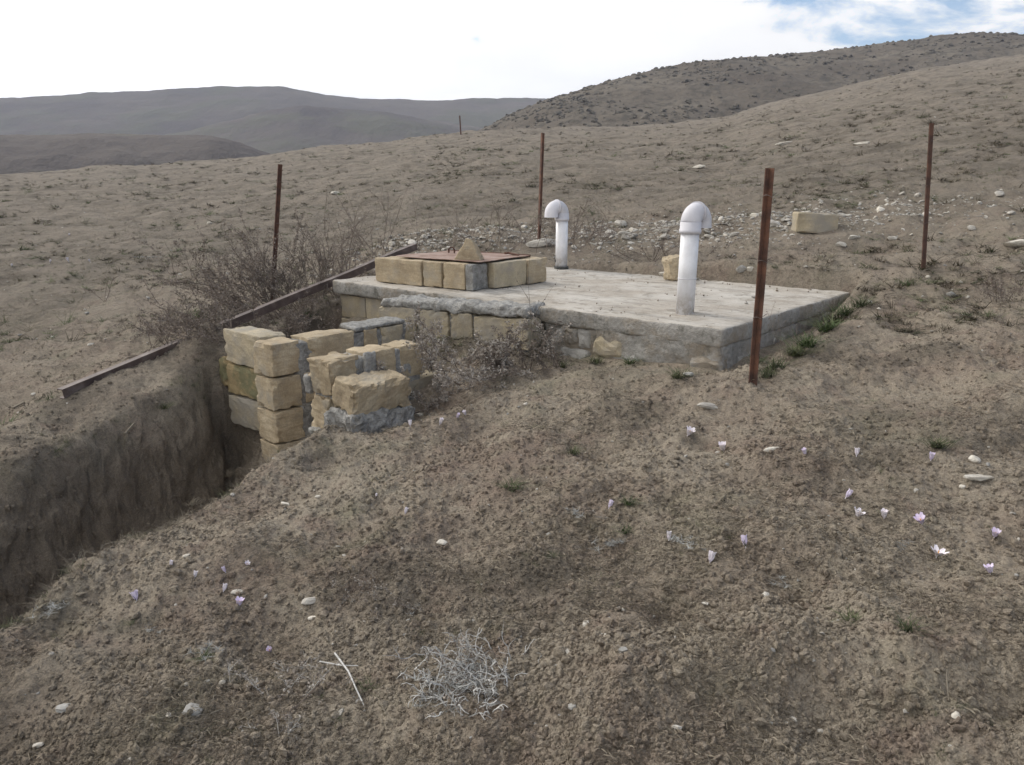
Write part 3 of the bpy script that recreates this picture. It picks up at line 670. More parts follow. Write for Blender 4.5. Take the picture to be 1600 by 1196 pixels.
vs_, fs = rough_box((1.15, .27, .062), (70, 18, 6), 96, .008, .02); o_ = Vector((4, 5, 6))
vs_ = [p+mn.noise_vector(p*16+o_)*.016+mn.noise_vector(p*45+o_)*.007 for p in vs_]
mesh_obj('mortar_ledge', vs_, fs, M['mortar'], cis, (q[0], -q[1], -.030), (0, R(-1.0), rz), smooth=True)

# ------------------------------------------------------------------ manhole kerb, cover and wedge stone
c0 = at_z(741, 456, .0)[:2]; cl = at_z(586, 441, 0)[:2]; cr = at_z(850, 442, 0)[:2]
e1 = (cl-c0)/np.linalg.norm(cl-c0); L1 = np.linalg.norm(cl-c0); e2 = (cr-c0)/np.linalg.norm(cr-c0); L2 = max(.80, np.linalg.norm(cr-c0))
kerb = empty('manhole_kerb', (c0[0], c0[1], .003)); tag(kerb, 'square kerb of yellow limestone blocks round the manhole on the slab', 'kerb')
def wall_run(a, d, length, cuts, inner, seed, h=.192, z0=0):
    nrm = np.array([-d[1], d[0]]); nrm = nrm if (nrm@inner) > 0 else -nrm; rz = math.atan2(d[1], d[0]); k = seed
    for s0, s1, mm in cuts:
        q = a+d*(s0+s1)/2+nrm*.095
        vs_, fs = rough_box((s1-s0-.008, .19, h), (12, 9, 9), k, .0025, .006, .12); k += 1
        mesh_obj('block', vs_, fs, M[mm], kerb, (q[0], q[1], z0+h/2), (0, 0, rz), smooth=False)
ctr = (e1*L1+e2*L2)/2
wall_run(np.zeros(2), e1, L1, [(.012, .085, 'mortar'), (.085, .30, 'lime'), (.31, .50, 'lime'), (.51, L1, 'lime')], ctr, 120)
wall_run(np.zeros(2), e2, L2, [(.20, .56, 'limeg'), (.57, L2, 'lime')], ctr-0*e2, 130)
wall_run(e2*L2, e1, L1, [(.2, .58, 'lime'), (.59, L1-.2, 'lime')], -e2, 140)
wall_run(e1*L1, e2, L2, [(.2, .56, 'lime'), (.57, L2, 'lime')], -e1, 150)
hc = (e1*L1+e2*L2)/2+c0+np.array([.02, -.02])
cov = empty('manhole_cover', (hc[0], hc[1], .199), (0, 0, math.atan2(e1[1], e1[0]))); tag(cov, 'thin rusty orange sheet steel cover lying on the manhole kerb', 'manhole cover')
vs_, fs = rough_box((.84, .66, .005), (30, 22, 1), 7, .0, .002)
vs_ = [Vector((p.x, p.y, p.z+.008*mn.noise(Vector((p.x*3.1, p.y*3, 2)))+.012)) for p in vs_]
mesh_obj('sheet', vs_, fs, M['rustp'], cov)
b = MB(); b.box((0, -.33, .010), (.84, .012, .020)); b.build('edge_strip', M['rust'], cov)
for lx in (.20, .02):
    b = MB(); b.tube([(lx-.03, -.10, .018), (lx-.03, -.10, .05), (lx-.012, -.10, .062), (lx+.012, -.10, .062), (lx+.03, -.10, .05), (lx+.03, -.10, .018)], .007, 6); b.build('handle', M['rust'], cov)
b = MB(); b.tube([(-.36, -.26, .015), (-.26, -.26, .03), (-.25, -.22, .03)], .009, 6); b.build('hasp', M['rust'], cov)
ws = at_z(733, 405, .215)
vs_ = []; base = [(-.115, -.055, 0), (.10, -.06, 0), (.115, .05, 0), (-.09, .06, 0)]; top = [(-.015, -.04, .165), (.03, -.045, .155), (.045, .03, .14), (.0, .035, .15)]
mid = [((a[0]+c[0])/2, (a[1]+c[1])/2, .075) for a, c in zip(base, top)]
vs_ = base+mid+top; fs = [(3, 2, 1, 0), (8, 9, 10, 11)]+[(i, (i+1) % 4, 4+(i+1) % 4, 4+i) for i in range(4)]+[(4+i, 4+(i+1) % 4, 8+(i+1) % 4, 8+i) for i in range(4)]
import bmesh
def finish(vs_, fs, cuts=2, amp=.004, seed=1, bev=0):
    bm = bmesh.new(); vv = [bm.verts.new(p) for p in vs_]
    for f in fs: bm.faces.new([vv[i] for i in f])
    if bev: bmesh.ops.bevel(bm, geom=bm.edges[:], offset=bev, segments=1, affect='EDGES')
    bmesh.ops.subdivide_edges(bm, edges=bm.edges[:], cuts=cuts, use_grid_fill=True)
    bmesh.ops.triangulate(bm, faces=bm.faces[:])
    o = Vector((seed*3.3, seed, seed*2.1))
    for v in bm.verts: v.co += mn.noise_vector(v.co*12+o)*amp*1.5+mn.noise_vector(v.co*40+o)*amp
    bm.normal_update(); r = ([v.co.copy() for v in bm.verts], [[q.index for q in f.verts] for f in bm.faces]); bm.free(); return r
o = mesh_obj('wedge_stone', *finish(vs_, fs, 3, .005, 4, .006), M['lime'], None, (ws[0], ws[1], .207), (0, 0, R(-8))); tag(o, 'pointed yellow limestone chunk standing on the rusty manhole cover', 'stone')

# ------------------------------------------------------------------ block walls of the inlet
wl = empty('block_wall', (A[0], A[1], 0), (0, 0, ROT)); tag(wl, 'left inlet wall of stacked yellow blocks, an L with a corner pillar at the trench', 'wall')
z0 = -.12
for c in range(5):
    zt = z0-c*.203
    o = blk(wl, 2.025, 2.225, -1.525, -1.33, zt-.196, zt, M['lime'], 200+c, amp=.0035, rad=.005, chip=.18, tilt=(0, 0, R([2, -3, 1, -2, 3][c])))
    if c < 3:
        blk(wl, 2.235, 2.645, -1.465, -1.275, zt-.196-(.0 if c else .0), zt+(.012 if c == 0 else 0), M['limem' if c == 1 else 'limeg'], 210+c, amp=.004, rad=.006, chip=.16, tilt=(0, 0, R(1.5*c)))
    if c == 1: blk(wl, 2.66, 2.80, -1.44, -1.26, zt-.19, zt+.02, M['limem'], 219, amp=.012, rad=.03, chip=.3)
    for k, (v0, v1, mm) in enumerate([(-1.27, -.93, 'lime'), (-.85, -.735, 'lime'), (-.71, -.52, 'limeg'), (-.50, -.42, 'limeg')] if c % 2 == 0 else [(-1.31, -1.05, 'lime'), (-1.03, -.72, 'lime'), (-.70, -.43, 'limeg')]):
        blk(wl, 2.02, 2.21, v0, v1, zt-.196, zt-(.0 if c else .006*k), M[mm], 220+c*5+k, amp=.0035, rad=.005, chip=.2)
vs_, fs = rough_box((.165, .93, .98), (5, 24, 24), 33, .004, .01); mesh_obj('mortar', vs_, fs, M['mortar'], wl, (2.115, .885, -.63), smooth=True)
vs_, fs = rough_box((.17, .42, .028), (6, 24, 3), 34, .006, .01); mesh_obj('mortar_cap', vs_, fs, M['mortar'], wl, (2.115, .70, -.117), smooth=True)
wr = empty('block_wall', (A[0], A[1], 0), (0, 0, ROT)); tag(wr, 'right inlet wall of yellow blocks nearer the camera, its broken pillar end patched with grey mortar', 'wall')
z0 = -.118
for c in range(5):
    zt = z0-c*.208
    blk(wr, 1.425, 1.612, -1.575, -1.36, zt-.198, zt-(.006 if c == 0 else 0), M['lime'], 260+c, amp=.005, rad=.007, chip=.5, n=(12, 12, 12), tilt=(R([-2, 1, 0, 0, 0][c]), 0, R([3, -3, 2, 0, 0][c])))
    for k, (v0, v1, mm) in enumerate([(-1.32, -1.10, 'lime'), (-1.07, -.90, 'lime')] if c == 0 else [(-1.30, -.97, 'lime'), (-.95, -.60, 'lime'), (-.58, -.24, 'limeg')] if c % 2 == 0 else [(-1.35, -1.10, 'limeg'), (-1.08, -.74, 'limeg'), (-.72, -.3, 'limeg')]):
        blk(wr, 1.43, 1.61, v0, v1, zt-.198, zt-(.004*k), M[mm], 270+c*5+k, amp=.0035, rad=.005, chip=.2)
vs_, fs = rough_box((.165, .62, .98), (5, 20, 24), 36, .006, .01); mesh_obj('mortar', vs_, fs, M['mortar'], wr, (1.52, 1.23, -.63), smooth=True)
vs_, fs = rough_box((.165, .66, .74), (5, 20, 20), 37, .006, .01); mesh_obj('mortar', vs_, fs, M['mortar'], wr, (1.52, .60, -.72), smooth=True)
for (u, v, z, d) in ((1.60, -1.575, -.27, (.06, .03, .10)), (1.52, -1.57, -.525, (.19, .05, .035)), (1.425, -1.30, -.20, (.03, .08, .17)), (1.42, -1.10, -.44, (.05, .42, .06))):
    vs_, fs = rough_box(d, (6, 8, 6), int(v*-100), .008, .012); mesh_obj('mortar_patch', vs_, fs, M['mortar'], wr, (u, -v, z), smooth=True)
# broken block leaning in front, another one under it
def lone(name, px, py, z, d, rot, m, seed, label, cat='block', amp=.006, rad=.02, chip=.3, n=(9, 6, 6), pos=None):
    p = at_z(px, py, z) if pos is None else (pos[0], pos[1], z); vs_, fs = rough_box(d, n, seed, amp, rad, chip)
    o = mesh_obj(name, vs_, fs, m, None, p, rot); tag(o, label, cat); return o
lone('limestone_block', None, None, -.295, (.39, .20, .165), (R(9), R(2), ROT+R(-91)), M['lime'], 301, 'broken yellow limestone block with a split top, lying against the right inlet wall', amp=.006, rad=.008, chip=.45, n=(18, 10, 10), pos=uv(1.29, -1.40))
lone('limestone_block', None, None, -.455, (.44, .26, .16), (0, R(3), ROT+R(-88)), M['mortar'], 302, 'mortar crusted block half sunk in the soil under the broken yellow block', amp=.016, rad=.02, chip=.6, n=(18, 12, 9), pos=uv(1.31, -1.40))
p = on_ground(1272, 362); vs_, fs = rough_box((.40, .19, .19), (8, 5, 5), 303, .005, .014, .1)
tag(mesh_obj('limestone_block', vs_, fs, M['limeg'], None, p+Vector((0, 0, .075)), (0, R(3), R(-4))), 'weathered grey limestone block lying on the slope behind the slab', 'block')
p = at_z(1062, 438, 0); vs_, fs = rough_box((.17, .15, .21), (6, 6, 7), 304, .014, .035, .3)
tag(mesh_obj('yellow_stone', vs_, fs, M['lime'], None, (p[0]-.04, p[1], .10), (0, R(-8), .5)), 'upright yellow stone chunk standing behind the nearer vent pipe', 'stone')

# ------------------------------------------------------------------ vent pipes
def vent(base, h, rot, label, r=.055, tilt=(0, 0), rubber=False):
    t = empty('vent_pipe', base, (tilt[0], tilt[1], rot)); tag(t, label, 'vent pipe', 'white plastic vent pipes on the slab')
    b = MB(); n = 28
    b.tube([(0, 0, -.02), (0, 0, h)], r, n); b.build('pipe', M['pvc'], t, smooth=False)
    if rubber:
        b = MB(); b.tube([(0, 0, -.005), (0, 0, .022)], r+.012, 20); b.build('rubber_seal', M['dark'], t)
        b = MB(); b.tube([(r-.004, -.02, .06), (r+.002, -.02, .085)], .006, 6); b.build('plug', M['dark'], t)
    else:
        b = MB(); b.tube([(0, 0, h*.42), (0, 0, h*.42+.006)], r+.0015, n); b.build('joint_line', M['pvcg'], t)
    b = MB(); b.tube([(0, 0, h-.012), (0, 0, h+.012), (0, 0, h+.012), (0, 0, h+.055)], [r+.0105, r+.0105, r+.008, r+.008], n); b.build('socket', M['pvcg'], t)
    rb = r+.006; cx = .060
    def arc(a0, a1, k): return [(cx-cx*math.cos(a), 0, h+.05+cx*math.sin(a)) for a in np.linspace(a0, a1, k)]
    e_ = MB(); e_.tube(arc(0, math.pi/2, 12), rb, n); e_.build('elbow', M['pvcg'], t, smooth=False)
    e_ = MB(); e_.tube(arc(math.pi/2, math.pi, 12)+[(2*cx, 0, h+.02)], [rb]*12+[rb+.002], n, cap=False)
    e_.tube([(2*cx, 0, h+.021), (2*cx, 0, h+.022)], rb-.004, n); e_.build('elbow', M['pvcg'], t)
    e_ = MB(); e_.tube([(cx-.007, 0, h+.05+cx), (cx+.007, 0, h+.05+cx)], rb+.007, n); e_.build('collar', M['pvcg'], t)
    for o in t.children:
        me = o.data
        for p in me.polygons: p.use_smooth = len(p.vertices) == 4
    return t
p1 = at_z(1070, 489, 0); vent((p1[0], p1[1], 0), .492, R(46), 'nearer and taller white vent pipe, its hooked top turned to the right', tilt=(R(0), R(1.5)))
p2 = at_z(877, 420, 0)
vent((p2[0], p2[1], 0), .45, R(212), 'farther vent pipe at the back edge, its hooked top turned to the left', r=.055, rubber=True)

# ------------------------------------------------------------------ posts, beam
def post(base, top, wdt, label, m='rust', grp='rusty fence posts round the cistern'):
    base = Vector(base); top = Vector(top); d = top-base; L = d.length
    b = MB(); t_ = wdt*.16; w2 = wdt/2
    prof = [(-w2, -w2), (w2, -w2), (w2, -w2+t_), (-w2+t_, -w2+t_), (-w2+t_, w2), (-w2, w2)]   # angle iron
    K = 14; V_ = []
    for i in range(K+1):
        s_ = i/K; V_ += [(x+.002*mn.noise(Vector((s_*9, 3, L))), y, -.12+(L+.12)*s_) for x, y in prof]
    F_ = [tuple(range(5, -1, -1)), tuple(K*6+q for q in range(6))]+[(i*6+q, i*6+(q+1) % 6, (i+1)*6+(q+1) % 6, (i+1)*6+q) for i in range(K) for q in range(6)]
    t = empty('fence_post', base, (0, 0, 0)); t.rotation_euler = d.to_track_quat('Z', 'Y').to_euler(); tag(t, label, 'fence post', grp)
    mesh_obj('angle_bar', V_, F_, M[m], t, rot=(0, 0, R(200)))
    for z in (.34, .62, .93):
        if z < L/1.06:
            b = MB(); rr_ = wdt*.72; pts = [(rr_*math.cos(a)*1.05, rr_*math.sin(a), z*L/1.06+.006*math.sin(a*2)) for a in np.linspace(0, 6.4, 12)]+[(rr_+.03, .01, z*L/1.06+.015)]
            b.tube(pts, .0016, 4); b.build('wire_tie', M['beam'], t)
    return t
g = on_ground(1176, 600); post(g, at_depth(1203, 263, g.y-.01), .029, 'thickest reddish post in front of the slab corner, nearest of the four')
g = on_ground(1440, 420); post(g, at_depth(1453, 193, g.y), .036, 'tall dark post right of the slab on the open slope')
g = on_ground(843, 377); post(g, at_depth(849, 208, g.y), .040, 'thin brown post rising from a flat pale stone behind the slab')
yb = 7.35; tp = at_depth(438, 257, yb); bp_ = at_depth(425, 470, yb); post((bp_[0], yb, gz(bp_[0], yb)), tp, .040, 'leaning dark post in the dead bush left of the cistern')
g2 = np.array([-(82/1256)/1.07*56, 56.]); g2 = (g2[0], g2[1], gz(*g2)); post(g2, at_depth(718, 181, 56), .09, 'tiny far post on the skyline left of the scrub hill', grp=None)
a_ = Vector(at_depth(95, 616, 4.46)); c_ = Vector(at_depth(518, 440, 6.72)); dr = (c_-a_); e_ = a_+dr*(1+(7.9-6.72)/(6.72-4.46))
L = (e_-a_).length
t = empty('steel_beam', a_); t.rotation_euler = dr.to_track_quat('X', 'Z').to_euler(); tag(t, 'long rusty steel channel beam lying on the bank beside the cistern', 'beam')
hw, hh, tk = .024, .030, .005
prof = [(-hw, -hh), (hw, -hh), (hw, -hh+tk), (-hw+tk, -hh+tk), (-hw+tk, hh-tk), (hw, hh-tk), (hw, hh), (-hw, hh)]
K = 60; V_ = []
for i in range(K+1):
    s_ = i/K; V_ += [(L*s_, y, z+.006*mn.noise(Vector((s_*5, 1, 2)))) for y, z in prof]
F_ = [tuple(range(8)), tuple(K*8+q for q in range(7, -1, -1))]+[(i*8+(q+1) % 8, i*8+q, (i+1)*8+q, (i+1)*8+(q+1) % 8) for i in range(K) for q in range(8)]
mesh_obj('channel', V_, F_, M['beam'], t)

# ------------------------------------------------------------------ plants
class Bush:
    def __init__(s, seed): s.r = random.Random(seed); s.tw = MB(); s.lv = MB()
    def leaf(s, p, sz):
        r = s.r; d = Vector((r.gauss(0, 1), r.gauss(0, 1), r.gauss(0, .8))).normalized(); e = d.orthogonal().normalized(); e.rotate(__import__('mathutils').Quaternion(d, r.uniform(0, 6)))
        k = d.cross(e)*r.uniform(-.4, .4)*sz; w_ = sz*r.uniform(.3, .55)
        s.lv.add([p, p+d*sz*.5+e*w_*.5+k, p+d*sz, p+d*sz*.5-e*w_*.5+k], [(0, 1, 2), (0, 2, 3)])
    def stem(s, p, d, L, rad, depth, curl=.3, leaf=0, lsz=.012, kids=4, grav=-.1):
        r = s.r; n = 7; pts = [Vector(p)]; d = Vector(d).normalized()
        for i in range(n):
            d = (d+Vector((r.gauss(0, curl), r.gauss(0, curl), r.gauss(0, curl)+grav*i/n))*.35).normalized(); pts.append(pts[-1]+d*L/n)
        s.tw.tube(pts, [rad*(1-.75*i/n) for i in range(n+1)], 3 if depth else 4, cap=False)
        for i in range(int(leaf*L*100)):
            q = r.uniform(.25, 1)**.8*n; k = min(n-1, int(q)); pp = pts[k].lerp(pts[k+1], q-k); s.leaf(pp+Vector((r.gauss(0, 1), r.gauss(0, 1), r.gauss(0, 1)))*lsz*.5, lsz*r.uniform(.5, 1.4))
        if depth > 0:
            for c in range(kids):
                q = r.uniform(.25, .95)*n; k = min(n-1, int(q)); pp = pts[k].lerp(pts[k+1], q-k)
                dd = (pts[k+1]-pts[k]).normalized()+Vector((r.gauss(0, .55), r.gauss(0, .55), r.gauss(.1, .4)))
                s.stem(pp, dd, L*r.uniform(.3, .55), rad*.55, depth-1, curl, leaf, lsz, kids, grav)
def bush(name, px, py, n, L, label, cat, seed, fan=(0, 0, 1), spread=.7, rad=.004, depth=1, kids=5, leaf=.5, lsz=.012, lm='dleaf', tm='twig', base=.08, curl=.3, grav=-.1, group=None, pos=None, lname='dead_leaf'):
    g = on_ground(px, py) if pos is None else Vector((pos[0], pos[1], gz(*pos)))
    b = Bush(seed); r = b.r
    for i in range(n):
        d = Vector(fan)+Vector((r.gauss(0, spread), r.gauss(0, spread), r.gauss(0, spread*.3))); d.z = max(d.z, .12)
        b.stem((r.gauss(0, base), r.gauss(0, base), -.01), d, L*r.uniform(.55, 1.15), rad*r.uniform(.7, 1.2), depth, curl, leaf, lsz, kids, grav)
    t = empty(name, g); tag(t, label, cat, group)
    b.tw.build('stems', M[tm], t)
    if b.lv.v: tag(b.lv.build(lname, M[lm], t), kind='stuff')
    return t
DB = 'dead_bush'
bush(DB, 0, 0, 34, .80, 'biggest dead brown bush, its seed-crusted stems fanning left over the steel beam', 'bush', 1, (-.75, .0, .55), .42, depth=1, leaf=1.7, lsz=.017, pos=(-2.05, 6.75), base=.12)
bush(DB, 0, 0, 32, .62, 'twiggy dead bush at the foot of the leaning left post', 'bush', 2, (-.2, 0, .9), .5, leaf=1.2, lsz=.015, pos=(-1.85, 7.05), base=.16)
bush(DB, 0, 0, 30, .60, 'upright dead bush beside the left corner of the slab, just behind the beam', 'bush', 3, (.1, 0, 1), .45, leaf=1.0, lsz=.014, pos=(-1.72, 7.5), base=.16)
bush(DB, 0, 0, 22, .75, 'tall reddish thin-stemmed bush in front of the left stone heap', 'bush', 4, (.1, 0, 1), .5, leaf=.5, lsz=.014, pos=(-1.55, 8.6), base=.3)
bush(DB, 0, 0, 24, .42, 'dark dense dead bush down in the pit beside the slab wall', 'bush', 5, (-.1, 0, .9), .5, leaf=1.7, lsz=.016, pos=(-1.78, 6.45), base=.13)
bush(DB, 0, 0, 40, .44, 'low dark bush on the bank above the steel beam', 'bush', 6, (-.2, 0, .5), .8, leaf=1.3, lsz=.015, pos=(-2.35, 5.95), base=.22)
bush(DB, 0, 0, 30, .36, 'low brown bush beside the free end of the left inlet wall', 'bush', 7, (-.3, 0, .5), .8, leaf=1.8, lsz=.014, pos=(-1.98, 5.30), base=.12)
bush(DB, 0, 0, 16, .50, 'thin leafless bush left of the big bush, out on the slope', 'bush', 8, (-.1, 0, .8), .8, leaf=.3, pos=(-3.6, 9.6), base=.3)
bush(DB, 0, 0, 18, .55, 'pale red-stemmed bush right of the thin bushes and behind the kerb stone', 'bush', 9, (0, 0, 1), .5, leaf=.5, pos=(-.35, 8.55), base=.35)
bush(DB, 0, 0, 26, .50, 'leafless bush behind the farther vent pipe and the thin post', 'bush', 10, (.1, 0, .8), .7, leaf=.7, lsz=.015, pos=(.75, 8.5), base=.3)
bush(DB, 0, 0, 16, .30, 'low dark bush against the back edge of the slab, right of the yellow stone', 'bush', 11, (.1, 0, .7), .8, leaf=1.4, pos=(1.35, 7.45), base=.2)
bush('dry_shrub', 0, 0, 28, .30, 'broad low shrub of curled pale dead leaves in front of the lean-to block wall', 'bush', 12, (0, -.1, .6), .9, leaf=3.0, lsz=.018, lm='pleaf', pos=(-.22, 4.62), base=.20, depth=1, kids=5)
bush('dry_shrub', 0, 0, 20, .24, 'smaller pale dead shrub between the big pale shrub and the broken yellow block', 'bush', 13, (0, -.1, .6), .9, leaf=2.4, lsz=.016, lm='pleaf', pos=(-.50, 4.42), base=.13, kids=5)
bush('dry_shrub', 0, 0, 16, .24, 'right end shrub of dead leaves by the tall dry stalk', 'bush', 14, (0, -.1, .7), .8, leaf=2.4, lsz=.016, lm='dleaf', pos=(.03, 4.68), base=.12, kids=5)
b = Bush(15); b.stem((0, 0, 0), (0, 0, 1), .56, .0032, 1, .10, .12, .012, 3, 0); b.stem((.01, 0, 0), (.08, 0, 1), .4, .002, 0, .1, .1, .01, 0, 0)
t = empty('dry_stalk', (.12, 4.80, gz(.12, 4.80)-.01)); tag(t, 'single tall dry stalk standing before the gap in the front wall', 'dead plant'); b.tw.build('stems', M['straw2'], t); tag(b.lv.build('dead_leaf', M['dleaf'], t), kind='stuff')
bush('dry_weed', 1224, 566, 4, .30, 'thin dry weed standing against the right face of the slab', 'dead plant', 16, (0, 0, 1), .2, .0016, 1, 3, .6, .008, base=.02)
bush('dry_weed', 163, 472, 3, .28, 'lone forked dry weed standing on the slope at the far left', 'dead plant', 17, (0, 0, 1), .35, .004, 1, 3, .2, .012, base=.01)
bush('dry_weed', 1578, 470, 16, .22, 'bushy brown weed at the right edge of the view', 'dead plant', 18, (0, 0, .8), .6, .002, 1, 4, 1.6, .012, base=.06)
bush('dry_weed', 140, 520, 5, .14, 'short dark weed above the upper end of the beam, left slope', 'dead plant', 19, (0, 0, .7), .7, .002, 1, 3, .5, .01, base=.02)
bush('dry_weed', 610, 935, 9, .15, 'pinkish thin-stemmed dry weed in the middle of the foreground', 'dead plant', 20, (-.3, -.2, .5), .7, .0011, 1, 5, .9, .008, lm='pleaf', base=.05)
bush('dry_weed', 455, 1075, 14, .13, 'pale tangled dry weed left of the forked stick', 'dead plant', 21, (-.2, 0, .4), .8, .0012, 1, 5, 1.8, .010, lm='pleaf', tm='wtwig', base=.07)
bush('dry_weed', 435, 1150, 8, .09, 'small pale dry weed at the bottom left foreground', 'dead plant', 22, (-.2, 0, .4), .8, .0012, 1, 4, 2.0, .009, lm='pleaf', tm='wtwig', base=.03)
for k, (px, py, sz, n, lb) in enumerate([(733, 1052, .085, 36, 'largest silvery grey leafed clump low in the foreground centre'), (770, 1075, .06, 22, 'silvery clump touching the right side of the largest one'), (690, 1090, .055, 20, 'silvery clump touching the lower left of the largest one'),
      (962, 850, .055, 16, 'silver rosette just under the bright green tuft'), (1080, 850, .06, 18, 'wide silver rosette between the two crocuses right of centre'), (915, 803, .055, 16, 'grey clump left of the crocus by the bright green tuft'),
      (85, 950, .055, 18, 'grey green clump near the trench lip at the left edge'), (325, 1018, .045, 14, 'grey clump with a green tuft beside it, lower left'), (1222, 905, .05, 14, 'dark grey clump in the hollow right of the soil mound'), (245, 985, .035, 10, 'small grey clump between the left crocuses and the bottom'),
      (1412, 852, .035, 10, 'small grey clump under the row of right crocuses'), (645, 955, .035, 10, 'small silvery clump beside the pinkish dry weed'), (230, 403, .16, 20, 'grey cushion plant on the far left slope')]):
    g = on_ground(px, py); t = empty('silver_plant', g, (0, 0, k*1.3)); tag(t, lb, 'plant', 'silver leafed plants in the soil')
    for q in range(n):
        rd = random.Random(k*50+q)
        vs_, fs = blade_tuft(9, min(.05, sz*.42)*rd.uniform(.5, 1), .9, min(.05, sz*.42)*.11, .8, k*100+q)
        ox, oy = rd.gauss(0, sz*.75), rd.gauss(0, sz*.5)
        vs_ = [(a+ox, b_+oy, c*.8-.002) for a, b_, c in vs_]
        if q == 0: acc = MB()
        acc.add(vs_, fs)
    tag(acc.build('leaf', M['grey'], t, loc=(0, 0, .006)), kind='stuff')
    if k < 3:
        b = Bush(700+k)
        for q in range([46, 24, 20][k]): b.stem((b.r.gauss(0, sz*.9), b.r.gauss(0, sz*.6), 0), (b.r.gauss(0, .6), b.r.gauss(0, .6), .6), sz*b.r.uniform(.6, 1.4), .0024, 1, .9, 1.2, .008, 3, -.5)
        tag(b.tw.build('stems', M['wtwig'], t, loc=(0, 0, .008)), kind='stuff'); tag(b.lv.build('curled_leaf', M['dleaf'], t), kind='stuff')
for k, (px, py, h, n, m_, lb) in enumerate([(984, 789, .035, 26, 'green', 'bright green grass tuft right of the lone pale crocus'), (978, 832, .035, 20, 'green', 'dark green tuft behind the silver rosette'), (862, 871, .025, 16, 'green', 'small green tuft between the centre and the silver rosette'),
      (320, 1028, .03, 16, 'green', 'green tuft inside the grey clump at the lower left'), (800, 765, .05, 30, 'dgreen', 'dull grass tussock in the middle of the slope'), (895, 710, .045, 26, 'dgreen', 'dull grass tussock above the middle one'), (1465, 700, .05, 40, 'dgreen', 'dull green tussock by the white crocus at the right'),
      (985, 570, .05, 30, 'green', 'green tuft at the foot of the rubble wall'), (880, 575, .05, 30, 'dgreen', 'dull green tuft at the foot of the rubble stones'), (1185, 568, .05, 24, 'dgreen', 'green tuft at the slab corner behind the post'), (1212, 577, .06, 40, 'dgreen', 'green grass in the gully along the right side of the slab, near part'),
      (1262, 541, .07, 46, 'green', 'green grass in the gully along the right side of the slab, middle part'), (1322, 494, .07, 40, 'green', 'green grass by the far right corner of the slab'),       (1243, 556, .07, 50, 'dgreen', 'deep green grass in the gully beside the front post'), (1292, 518, .07, 50, 'green', 'deep green grass in the gully two tufts before the far slab corner'), (1306, 505, .08, 50, 'dgreen', 'dull green grass next to the far right corner of the slab'), (1345, 480, .07, 40, 'dgreen', 'dull green grass just off the far right corner of the slab'),
      (1200, 590, .05, 40, 'dgreen', 'dull green grass at the foot of the front post'), (1060, 590, .05, 36, 'dgreen', 'dull green grass under the slab corner on its left side'), (930, 568, .05, 36, 'dgreen', 'green grass under the middle of the rubble wall'),
      (315, 500, .09, 40, 'dgreen', 'mossy green hummock left of the dead bushes'), (1415, 447, .05, 26, 'green', 'little green tuft below the right post'),
      (205, 975, .02, 10, 'dgreen', 'tiny tuft near the left crocuses'), (1330, 970, .035, 26, 'dgreen', 'dull green tuft on the right foreground'), (1420, 985, .035, 24, 'dgreen', 'dull green tuft beside another on the right foreground'), (575, 1075, .03, 14, 'dgreen', 'thin green tuft beside the forked stick'),
      (255, 640, .05, 34, 'dgreen', 'dark tuft on the lip of the trench under the beam'), (355, 745, .05, 26, 'straw', 'straw coloured grass hanging over the near lip of the trench'), (300, 790, .05, 26, 'straw', 'straw tuft further down the near lip of the trench'), (95, 900, .05, 24, 'dgreen', 'green tuft on the near lip of the trench at the left')]):
    g = on_ground(px, py); vs_, fs = blade_tuft(n*3, h*(1.35 if py < 620 else 1), .9, h*.05, .45, 500+k); vs_ = [(a*1.5, b_*1.3, c) for a, b_, c in vs_]; t = mesh_obj('grass_tuft', vs_, fs, M[m_], None, g-Vector((0, 0, .003))); tag(t, lb, 'grass tuft', 'grass tufts on the slope')
